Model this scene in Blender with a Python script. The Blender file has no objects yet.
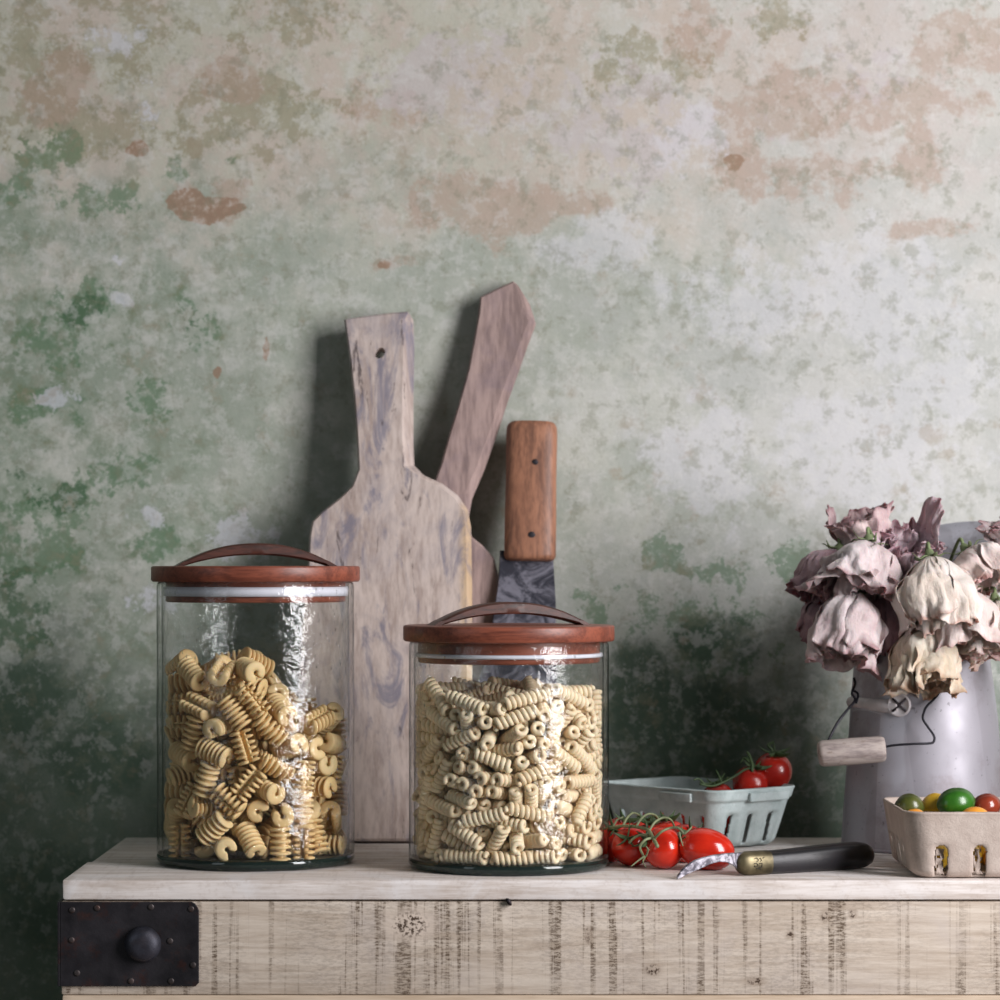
import bpy, bmesh, math, random
from mathutils import Vector, Matrix, Quaternion, noise

# ---------------------------------------------------------------- camera, light, exposure
SC = bpy.context.scene
COL = SC.collection
CAM_H, FOC = 0.2121, 2970.0            # eye height over the table top, focal length in pixels of 1000
cam = bpy.data.cameras.new('camera')
cam.sensor_width = 36.0
cam.lens = 36.0 * FOC / 1000.0
cam.shift_y = 0.065
cam.dof.use_dof = True
cam.dof.focus_distance = 2.05
cam.dof.aperture_fstop = 9.0
cam_o = bpy.data.objects.new('camera', cam)
cam_o.location = (0, 0, CAM_H)
cam_o.rotation_euler = (math.pi / 2, 0, 0)
COL.objects.link(cam_o)
SC.camera = cam_o

world = bpy.data.worlds.new('world')
SC.world = world
world.use_nodes = True
world.node_tree.nodes['Background'].inputs[0].default_value = (0.80, 0.93, 0.92, 1)
world.node_tree.nodes['Background'].inputs[1].default_value = 0.085

def area(name, loc, target, sx, sy, power, col):
    l = bpy.data.lights.new(name, 'AREA'); l.shape = 'RECTANGLE'; l.size = sx; l.size_y = sy
    l.energy = power; l.color = col
    o = bpy.data.objects.new(name, l); o.location = loc
    o.rotation_euler = (Vector(target) - Vector(loc)).to_track_quat('-Z', 'Y').to_euler()
    COL.objects.link(o); return o
# daylight from a tall window to the right of the camera, a weak one far to the left
area('window_light', (1.30, 1.07, 0.56), (0.0, 2.25, 0.18), 0.58, 1.24, 45, (1.0, 0.975, 0.99))
area('side_window_light', (-1.5, 0.6, 0.55), (0.0, 2.2, 0.2), 0.5, 1.1, 2.6, (0.85, 0.93, 1.0))

SC.view_settings.view_transform = 'Standard'
SC.view_settings.look = 'None'
SC.view_settings.gamma = 1.0
SC.view_settings.use_curve_mapping = False
SC.view_settings.exposure = 0.0

# ---------------------------------------------------------------- helpers
def P(x, y, Y):
    """the point at distance Y that the photograph shows at x, y"""
    return Vector(((x - 500.0) * Y / FOC, Y, CAM_H - (y - 565.0) * Y / FOC))

def link(name, me, mat=None, parent=None, smooth=True, loc=None):
    if isinstance(me, bmesh.types.BMesh):
        bm = me; me = bpy.data.meshes.new(name); bmesh.ops.recalc_face_normals(bm, faces=bm.faces); bm.to_mesh(me); bm.free()
    o = bpy.data.objects.new(name, me); COL.objects.link(o)
    if mat: me.materials.append(mat)
    for p in me.polygons: p.use_smooth = smooth
    if parent: o.parent = parent
    if loc is not None: o.location = loc
    return o

def auto_smooth(o, ang=35):
    me = o.data
    me.polygons.foreach_set('use_smooth', [True] * len(me.polygons))
    bm = bmesh.new(); bm.from_mesh(me)
    for e in bm.edges:
        if len(e.link_faces) == 2 and e.calc_face_angle(0) > math.radians(ang): e.smooth = False
    bm.to_mesh(me); bm.free()

def tag(o, label, cat, group=None, kind=None):
    o['label'] = label; o['category'] = cat
    if group: o['group'] = group
    if kind: o['kind'] = kind
    return o

def thing(name, label, cat, loc=(0, 0, 0), rz=0, group=None):
    o = bpy.data.objects.new(name, None); COL.objects.link(o)
    o.empty_display_size = 0.02
    o.location = loc; o.rotation_euler = (0, 0, rz)
    return tag(o, label, cat, group)

def struct(o):
    o['kind'] = 'structure'; return o

def lathe(bm, prof, n=96, center=(0, 0, 0), rfun=None):
    rings = []
    for i, (r, z) in enumerate(prof):
        if r < 1e-6: rings.append([bm.verts.new((center[0], center[1], center[2] + z))]); continue
        ring = []
        for k in range(n):
            a = 2 * math.pi * k / n
            rr, zz = (r, z) if rfun is None else rfun(i, r, z, a)
            ring.append(bm.verts.new((center[0] + rr * math.cos(a), center[1] + rr * math.sin(a), center[2] + zz)))
        rings.append(ring)
    for A, B in zip(rings[:-1], rings[1:]):
        if len(A) == 1 and len(B) == 1: continue
        for k in range(n):
            k2 = (k + 1) % n
            if len(A) == 1: bm.faces.new((A[0], B[k], B[k2]))
            elif len(B) == 1: bm.faces.new((A[k], B[0], A[k2]))
            else: bm.faces.new((A[k], B[k], B[k2], A[k2]))
    return rings

def catmull(pts, sub=6, closed=False):
    pts = [Vector(p) for p in pts]; n = len(pts); out = []
    for i in range(n if closed else n - 1):
        if closed: p0, p1, p2, p3 = pts[i - 1], pts[i], pts[(i + 1) % n], pts[(i + 2) % n]
        else: p0, p1, p2, p3 = pts[max(i - 1, 0)], pts[i], pts[i + 1], pts[min(i + 2, n - 1)]
        for s in range(sub):
            t = s / sub
            out.append(0.5 * ((2 * p1) + (p2 - p0) * t + (2 * p0 - 5 * p1 + 4 * p2 - p3) * t * t + (3 * p1 - p0 - 3 * p2 + p3) * t ** 3))
    if not closed: out.append(pts[-1])
    return out

def tube(bm, pts, rad, n=10, closed_path=False, flat=None):
    """sweep a round (or flat) section along pts; rad is a number or one per point"""
    pts = [Vector(p) for p in pts]; m = len(pts)
    rads = rad if isinstance(rad, (list, tuple)) else [rad] * m
    up = None; rings = []
    for i, p in enumerate(pts):
        if closed_path: t = pts[(i + 1) % m] - pts[i - 1]
        else: t = pts[min(i + 1, m - 1)] - pts[max(i - 1, 0)]
        t.normalize()
        if up is None: up = t.cross(Vector((0.3, 1, 0.2))).normalized()
        up = (up - t * up.dot(t)).normalized(); side = t.cross(up)
        ring = []
        for k in range(n):
            a = 2 * math.pi * k / n
            cx, cy = math.cos(a) * rads[i], math.sin(a) * rads[i]
            if flat: cx *= flat[0]; cy *= flat[1]
            ring.append(bm.verts.new(p + up * cx + side * cy))
        rings.append(ring)
    lim = m if closed_path else m - 1
    for i in range(lim):
        A, B = rings[i], rings[(i + 1) % m]
        for k in range(n): bm.faces.new((A[k], B[k], B[(k + 1) % n], A[(k + 1) % n]))
    if not closed_path:
        bm.faces.new(rings[0]); bm.faces.new(list(reversed(rings[-1])))
    return rings

def box_bm(x0, x1, y0, y1, z0, z1, bev=0.001, seg=2, cuts=0):
    bm = bmesh.new()
    bmesh.ops.create_cube(bm, size=1)
    for v in bm.verts:
        v.co = Vector(((x0 + x1) / 2 + v.co.x * (x1 - x0), (y0 + y1) / 2 + v.co.y * (y1 - y0), (z0 + z1) / 2 + v.co.z * (z1 - z0)))
    if bev: bmesh.ops.bevel(bm, geom=list(bm.edges), offset=bev, segments=seg, profile=0.6, affect='EDGES')
    return bm

def slab(outline, thick, nrm, inset_front=0.0015, inset_back=0.0015, bulge=None):
    """closed outline of points on a plane -> a body of real thickness, edges eased; inset may be one number per point"""
    n = len(outline); O = [Vector(p) for p in outline]; nrm = Vector(nrm).normalized()
    area_s = sum(((O[i]).cross(O[(i + 1) % n])).dot(nrm) for i in range(n))
    sgn = 1 if area_s > 0 else -1
    def off(ins):
        out = []
        for i in range(n):
            d = ins[i] if isinstance(ins, (list, tuple)) else ins
            t = (O[(i + 1) % n] - O[i - 1]).normalized()
            inn = nrm.cross(t) * sgn
            out.append(O[i] + inn * d)
        return out
    bm = bmesh.new()
    b = 0.35
    fi = off(inset_front); bi = off(inset_back)
    half = off([x * 0.5 for x in inset_front] if isinstance(inset_front, (list, tuple)) else inset_front * 0.5)
    avg = [ (x if isinstance(inset_front, (list, tuple)) else inset_front) for x in (inset_front if isinstance(inset_front, (list, tuple)) else [inset_front] * n)]
    layers = [fi, [h + nrm * min(avg[i] * 0.6, thick * .3) for i, h in enumerate(half)],
              [O[i] + nrm * min(avg[i] * 1.2, thick * .6) for i in range(n)],
              [o + nrm * (thick * 0.88) for o in O], [q + nrm * thick for q in bi]]
    rings = [[bm.verts.new(p) for p in L] for L in layers]
    for A, B in zip(rings[:-1], rings[1:]):
        for k in range(n): bm.faces.new((A[k], A[(k + 1) % n], B[(k + 1) % n], B[k]))
    bm.faces.new(rings[0]); bm.faces.new(list(reversed(rings[-1])))
    bm.normal_update()
    bmesh.ops.triangulate(bm, faces=[f for f in bm.faces if len(f.verts) > 4])
    return bm

def cut(o, bm):
    """take the volume bm out of mesh object o"""
    me = bpy.data.meshes.new('cut'); bmesh.ops.recalc_face_normals(bm, faces=bm.faces); bm.to_mesh(me); bm.free()
    c = bpy.data.objects.new('cut', me); COL.objects.link(c); c.location = o.location
    m = o.modifiers.new('cut', 'BOOLEAN'); m.operation = 'DIFFERENCE'; m.object = c; m.solver = 'EXACT'
    dg = bpy.context.evaluated_depsgraph_get(); dg.update()
    new = bpy.data.meshes.new_from_object(o.evaluated_get(dg))
    o.modifiers.clear(); o.data = new
    bpy.data.objects.remove(c); bpy.data.meshes.remove(me)

# ---------------------------------------------------------------- materials
class NT:
    def __init__(s, name):
        s.m = bpy.data.materials.new(name); s.m.use_nodes = True
        s.t = s.m.node_tree; s.n = s.t.nodes; s.l = s.t.links
        s.b = s.n['Principled BSDF']; s.out = s.n['Material Output']
        s.tc = s.n.new('ShaderNodeTexCoord')
        s.coord = s.tc.outputs['Object']
    def set(s, node, key, v):
        if v is None: return
        if isinstance(v, bpy.types.NodeSocket): s.l.new(v, node.inputs[key])
        else:
            i = node.inputs[key]
            if i.type == 'RGBA' and len(v) == 3: v = (*v, 1)
            i.default_value = v
    def map(s, scale=(1, 1, 1), rot=(0, 0, 0), loc=(0, 0, 0), vec=None):
        n = s.n.new('ShaderNodeMapping'); s.l.new(vec or s.coord, n.inputs[0])
        n.inputs['Scale'].default_value = scale; n.inputs['Rotation'].default_value = rot; n.inputs['Location'].default_value = loc
        return n.outputs[0]
    def noise(s, scale, detail=5, rough=.55, vec=None, dist=0, dim3=True):
        n = s.n.new('ShaderNodeTexNoise'); s.l.new(vec or s.coord, n.inputs['Vector'])
        n.inputs['Scale'].default_value = scale; n.inputs['Detail'].default_value = detail
        n.inputs['Roughness'].default_value = rough; n.inputs['Distortion'].default_value = dist
        return n.outputs['Fac']
    def voro(s, scale, vec=None, feature='F1', out='Distance'):
        n = s.n.new('ShaderNodeTexVoronoi'); s.l.new(vec or s.coord, n.inputs['Vector']); n.feature = feature
        n.inputs['Scale'].default_value = scale
        return n.outputs[out]
    def ramp(s, fac, lo, hi, a=0., b=1.):
        n = s.n.new('ShaderNodeMapRange'); n.clamp = True; n.interpolation_type = 'SMOOTHSTEP'
        s.set(n, 0, fac); s.set(n, 1, lo); s.set(n, 2, hi); s.set(n, 3, a); s.set(n, 4, b)
        return n.outputs[0]
    def math(s, op, a, b=0.5, c=None):
        n = s.n.new('ShaderNodeMath'); n.operation = op; s.set(n, 0, a); s.set(n, 1, b)
        if c is not None: s.set(n, 2, c)
        return n.outputs[0]
    def mix(s, fac, a, b, blend='MIX'):
        n = s.n.new('ShaderNodeMix'); n.data_type = 'RGBA'; n.blend_type = blend; n.clamp_factor = True
        s.set(n, 0, fac); s.set(n, 6, a); s.set(n, 7, b)
        return n.outputs[2]
    def blob(s, cx, cz, rx, rz, soft=.5):
        """1 inside an ellipse about (cx, cz) of the object's x z plane, 0 outside"""
        m = s.map(scale=(1 / rx, 0, 1 / rz), loc=(-cx / rx, 0, -cz / rz))
        n = s.n.new('ShaderNodeVectorMath'); n.operation = 'LENGTH'; s.l.new(m, n.inputs[0])
        return s.ramp(n.outputs['Value'], 1 - soft, 1 + soft, 1., 0.)
    def sep(s, k, vec=None):
        n = s.n.new('ShaderNodeSeparateXYZ'); s.l.new(vec or s.coord, n.inputs[0]); return n.outputs[k]
    def bump(s, h, strength=.3, dist=.001, prev=None):
        n = s.n.new('ShaderNodeBump'); s.set(n, 'Height', h); n.inputs['Strength'].default_value = strength
        n.inputs['Distance'].default_value = dist
        if prev is not None: s.l.new(prev, n.inputs['Normal'])
        return n.outputs[0]
    def fin(s, col=None, rough=None, metal=None, normal=None, **kw):
        if col is not None: s.set(s.b, 'Base Color', col)
        if rough is not None: s.set(s.b, 'Roughness', rough)
        if metal is not None: s.set(s.b, 'Metallic', metal)
        if normal is not None: s.l.new(normal, s.b.inputs['Normal'])
        for k, v in kw.items(): s.set(s.b, k.replace('_', ' '), v)
        return s.m
def S(r, g, b):
    f = lambda c: (c / 255 / 12.92) if c / 255 <= .04045 else ((c / 255 + .055) / 1.055) ** 2.4
    return (f(r), f(g), f(b))

def plain(name, col, rough=.5, metal=0., nscale=60, var=.25, bump=.15, bd=.0005, **kw):
    t = NT(name); f = t.ramp(t.noise(nscale, 6, .6), .3, .7)
    c = t.mix(f, tuple(x * (1 - var) for x in col), tuple(min(1, x * (1 + var)) for x in col))
    return t.fin(c, rough, metal, t.bump(t.noise(nscale * 4, 4), bump, bd), **kw)

def wood(name, light, dark, axis='z', grain=1., crack=.5, rough=.65, stain=None, stain_amt=.5, fine=1., extra=None, bump=.35):
    t = NT(name)
    st = {'x': (1, 14, 14), 'y': (14, 1, 14), 'z': (14, 14, 1)}[axis]
    v = t.map(scale=st)
    n1 = t.noise(6 * grain, 6, .6, vec=v, dist=.6)
    n2 = t.noise(30 * grain * fine, 5, .65, vec=v)
    f = t.math('ADD', t.math('MULTIPLY', n1, .6), t.math('MULTIPLY', n2, .4))
    c = t.mix(t.ramp(f, .36, .62), dark, light)
    if stain is not None:
        c = t.mix(t.math('MULTIPLY', t.ramp(t.noise(14, 6, .65, dist=1.0), .45, .72), stain_amt), c, stain)
    vc = t.map(scale=tuple(a * .55 + .6 for a in st), rot=(0.05, 0.12, 0))
    cr = t.ramp(t.noise(22 * grain, 8, .7, vec=vc, dist=.8), .66, .72)
    c = t.mix(t.math('MULTIPLY', cr, crack), c, tuple(x * .14 for x in dark))
    if extra: c = extra(t, c)
    h = t.math('SUBTRACT', t.math('MULTIPLY', f, .6), t.math('MULTIPLY', cr, .5))
    return t.fin(c, rough, 0., t.bump(h, bump, .0012))

# positions of the poured pasta: x y z in tenths of a millimetre, then a quaternion in hundredths
PASTA_A = """-428 -33 83 11 41 58 -70 -180 289 83 56 -9 70 -43 388 413 83 7 -47 53 -70 77 -91 138 58 36 -7 -73 -163 -495 83 45 -52 48 55 -343 180 83 48 -3 71 -52
116 516 83 27 -71 2 -65 517 72 83 63 36 -61 32 6 -332 101 40 76 1 51 -507 -276 112 0 -36 93 0 -154 499 83 43 -10 70 56 284 495 262 88 28 27 27
245 -321 83 56 30 -64 43 -338 -291 83 31 39 -59 64 -566 61 129 87 48 -7 4 171 368 135 45 -19 -5 87 519 -152 83 8 65 -27 -70 222 -530 112 0 90 -44 0
-554 -138 279 25 -73 55 32 -463 342 112 95 0 0 -31 362 156 122 30 84 6 -45 367 -446 114 90 -1 0 -44 -293 -273 246 10 -86 -4 -50 -346 -108 210 17 -44 -24 85
-310 474 210 77 -36 52 -2 449 -297 136 14 12 -16 -97 1 -525 136 12 72 -56 38 -141 -208 138 14 -35 -90 22 -240 258 256 47 -33 -24 -79 -143 -39 83 32 -70 -8 63
154 -231 201 47 25 -82 23 -251 -512 228 20 -90 -2 38 -507 183 239 49 -32 65 -49 128 207 83 47 23 -67 -53 331 -98 83 66 -57 42 24 219 -479 308 66 -68 19 26
-527 44 329 8 -70 13 70 -75 393 197 45 -6 87 18 283 269 227 57 61 16 -52 544 -111 256 30 -58 67 34 -268 -148 352 48 -2 87 13 -423 313 312 57 57 48 35
-70 563 244 10 64 -1 -77 233 14 228 37 45 61 -55 382 -431 338 64 0 1 77 36 75 137 25 23 0 94 -219 496 395 21 -46 52 68 416 392 372 37 43 81 -13
359 -197 291 52 -82 -13 20 -103 -377 275 56 -38 14 72 -24 243 269 73 8 -17 -66 65 442 335 28 61 14 -73 407 40 275 54 17 31 -77 52 -432 342 68 74 3 2
-429 -314 396 6 -66 -70 25 -25 558 436 38 -7 12 -92 492 246 247 75 26 24 -56 208 -291 433 34 4 86 38 -302 -428 364 34 69 8 -63 -141 62 221 46 32 78 30
273 501 482 6 -87 30 38 380 -94 422 57 -24 74 -27 -147 -551 407 30 -42 -3 85 -514 -77 451 36 73 13 57 -354 424 461 27 94 -22 -7 569 78 380 18 82 54 -8
127 -480 490 62 64 46 2 -46 -122 290 28 8 -72 -63 -501 190 405 65 42 59 24 40 519 618 0 -46 -53 71 456 -293 490 15 68 -24 68 -8 -573 545 54 -28 20 -77
-294 13 406 0 80 -18 -58 -78 302 452 43 53 -30 67 284 291 423 98 -9 4 -14 380 -433 570 4 31 -95 2 -87 -412 522 78 3 -10 62 -201 179 420 14 9 -28 -94
119 211 362 9 -14 58 80 399 116 439 28 -65 67 22 -306 -487 563 6 55 -82 -15 -486 -204 579 16 -59 -54 58 -456 323 546 26 95 13 -13 203 162 502 21 -52 20 80
134 -18 358 88 13 46 -8 -138 -225 439 16 66 37 -63 -375 82 541 32 27 64 64 -7 73 444 2 -48 10 -87 510 271 546 33 0 0 94 67 -155 440 16 -37 63 -67
-536 203 628 88 -29 -2 -38 -240 276 585 17 -78 41 44 379 372 603 71 62 -19 -26 556 -89 589 4 -37 -92 8 -265 -324 581 67 -43 -58 15 -337 459 668 32 48 13 -80
125 376 521 58 -58 57 -4 510 98 627 6 -55 11 82 194 -535 652 52 -28 -42 69 -472 -314 715 20 20 -56 -78 -163 549 578 14 51 -85 -3 311 173 665 29 4 -95 7
250 -285 602 32 63 -31 63 48 -123 609 36 71 16 59 -326 -86 601 9 52 84 10 184 445 687 48 -16 86 9 389 -46 628 2 73 68 -6 92 -376 680 48 53 1 -70
-154 66 582 58 -21 -17 77 -80 346 612 66 16 60 -42 172 7 570 85 0 48 -20 402 -348 764 65 -47 -58 -11 -167 -147 601 72 -67 17 -6 -392 135 700 63 -40 60 30
51 574 816 3 -53 85 -2 466 -233 648 33 11 -72 -60 -19 -276 605 10 -83 51 -21 -543 -19 648 1 89 45 -8 -252 332 753 8 -42 -56 71 371 367 773 22 -53 -42 70
272 -451 776 77 35 49 -18 -276 -240 753 38 -23 -71 55 -338 99 856 42 -36 -53 64 -18 74 678 63 -22 -16 73 397 -8 820 46 8 74 48 -244 -508 748 68 3 -58 -44
-377 -112 788 19 40 46 77 -456 341 823 87 -34 34 11 211 535 896 1 95 -30 8 244 -213 764 45 6 82 36 -214 -494 918 42 64 36 -53 -562 124 856 19 -94 -26 -10
-107 531 768 72 67 18 -4 71 -96 772 75 52 41 -2 -35 -574 790 12 15 -2 -98 -515 -71 897 49 -33 -80 14 -257 507 870 31 85 -16 -39 122 173 705 78 46 40 -10
142 -553 904 12 78 50 36 -123 -384 770 73 56 25 28 -410 180 995 46 -68 56 8 205 262 817 27 -67 50 47 108 -390 900 65 -47 43 -42 -72 -249 859 21 -87 -36 -26
-461 -246 909 30 -68 -21 64 -128 229 792 4 72 56 40 566 100 842 2 -1 99 -11 220 -475 1051 72 -56 -1 42 -268 -281 947 94 7 1 -32 -173 -47 779 16 -51 45 71
468 227 789 74 37 -28 -48 544 -160 799 60 38 -53 46 -106 -564 1025 9 94 11 31 -486 -189 1067 1 70 -4 -72 -13 355 856 73 31 -37 -49 514 -92 960 71 46 6 53
-55 -382 1043 41 -23 64 -61 -263 -116 965 46 -46 -32 69 -248 92 1014 41 65 56 -29 348 459 965 97 -3 -8 -23 -78 62 924 64 8 27 71 31 -571 1119 21 69 65 25
-522 13 1060 83 7 55 0 -475 313 1074 38 -87 -8 -31 60 132 858 1 -30 55 -78 477 304 951 59 -75 -10 28 94 -244 988 18 44 27 -84 -114 270 1034 81 -57 -6 9
312 129 928 85 -21 43 21 185 353 999 65 -15 6 74 193 -53 888 15 21 -76 -59 24 527 1010 40 -26 -66 -58 326 -238 918 7 42 70 57 -262 344 956 85 -48 -13 17
185 175 1025 85 -36 26 -28 468 -320 962 60 72 -34 -9 -387 -422 878 71 -1 15 -69 -135 505 1056 61 74 26 -10 -330 252 1127 42 -53 73 13 39 307 1159 13 44 3 89
51 143 1127 21 73 -53 -36 20 -84 953 43 67 -60 -7 -31 466 1192 6 -52 -37 76 -178 -390 1181 31 -40 51 -70 -330 464 1140 39 -22 -43 78 -362 -438 1073 30 -27 76 -51
-245 -106 1137 53 -45 -50 -52 161 -25 1083 15 -22 -86 -44 -462 311 1264 87 40 -29 -10 -89 -121 1075 59 66 36 -29 -506 128 1188 42 -64 -55 32 -477 -149 1230 63 -17 -76 0
-121 146 1220 79 9 61 0 -29 -200 1200 80 -22 -57 0 -405 -348 1290 51 70 50 0 -531 -44 1340 85 44 31 0 -284 -59 1300 83 39 40 0 -236 391 1300 65 -64 -42 0
-209 -448 1320 82 -56 11 0 -183 180 1360 76 0 65 0 -4 -439 1320 75 -59 -30 0 -69 452 1350 74 65 17 0 0 7 1350 54 -52 66 0"""
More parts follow.
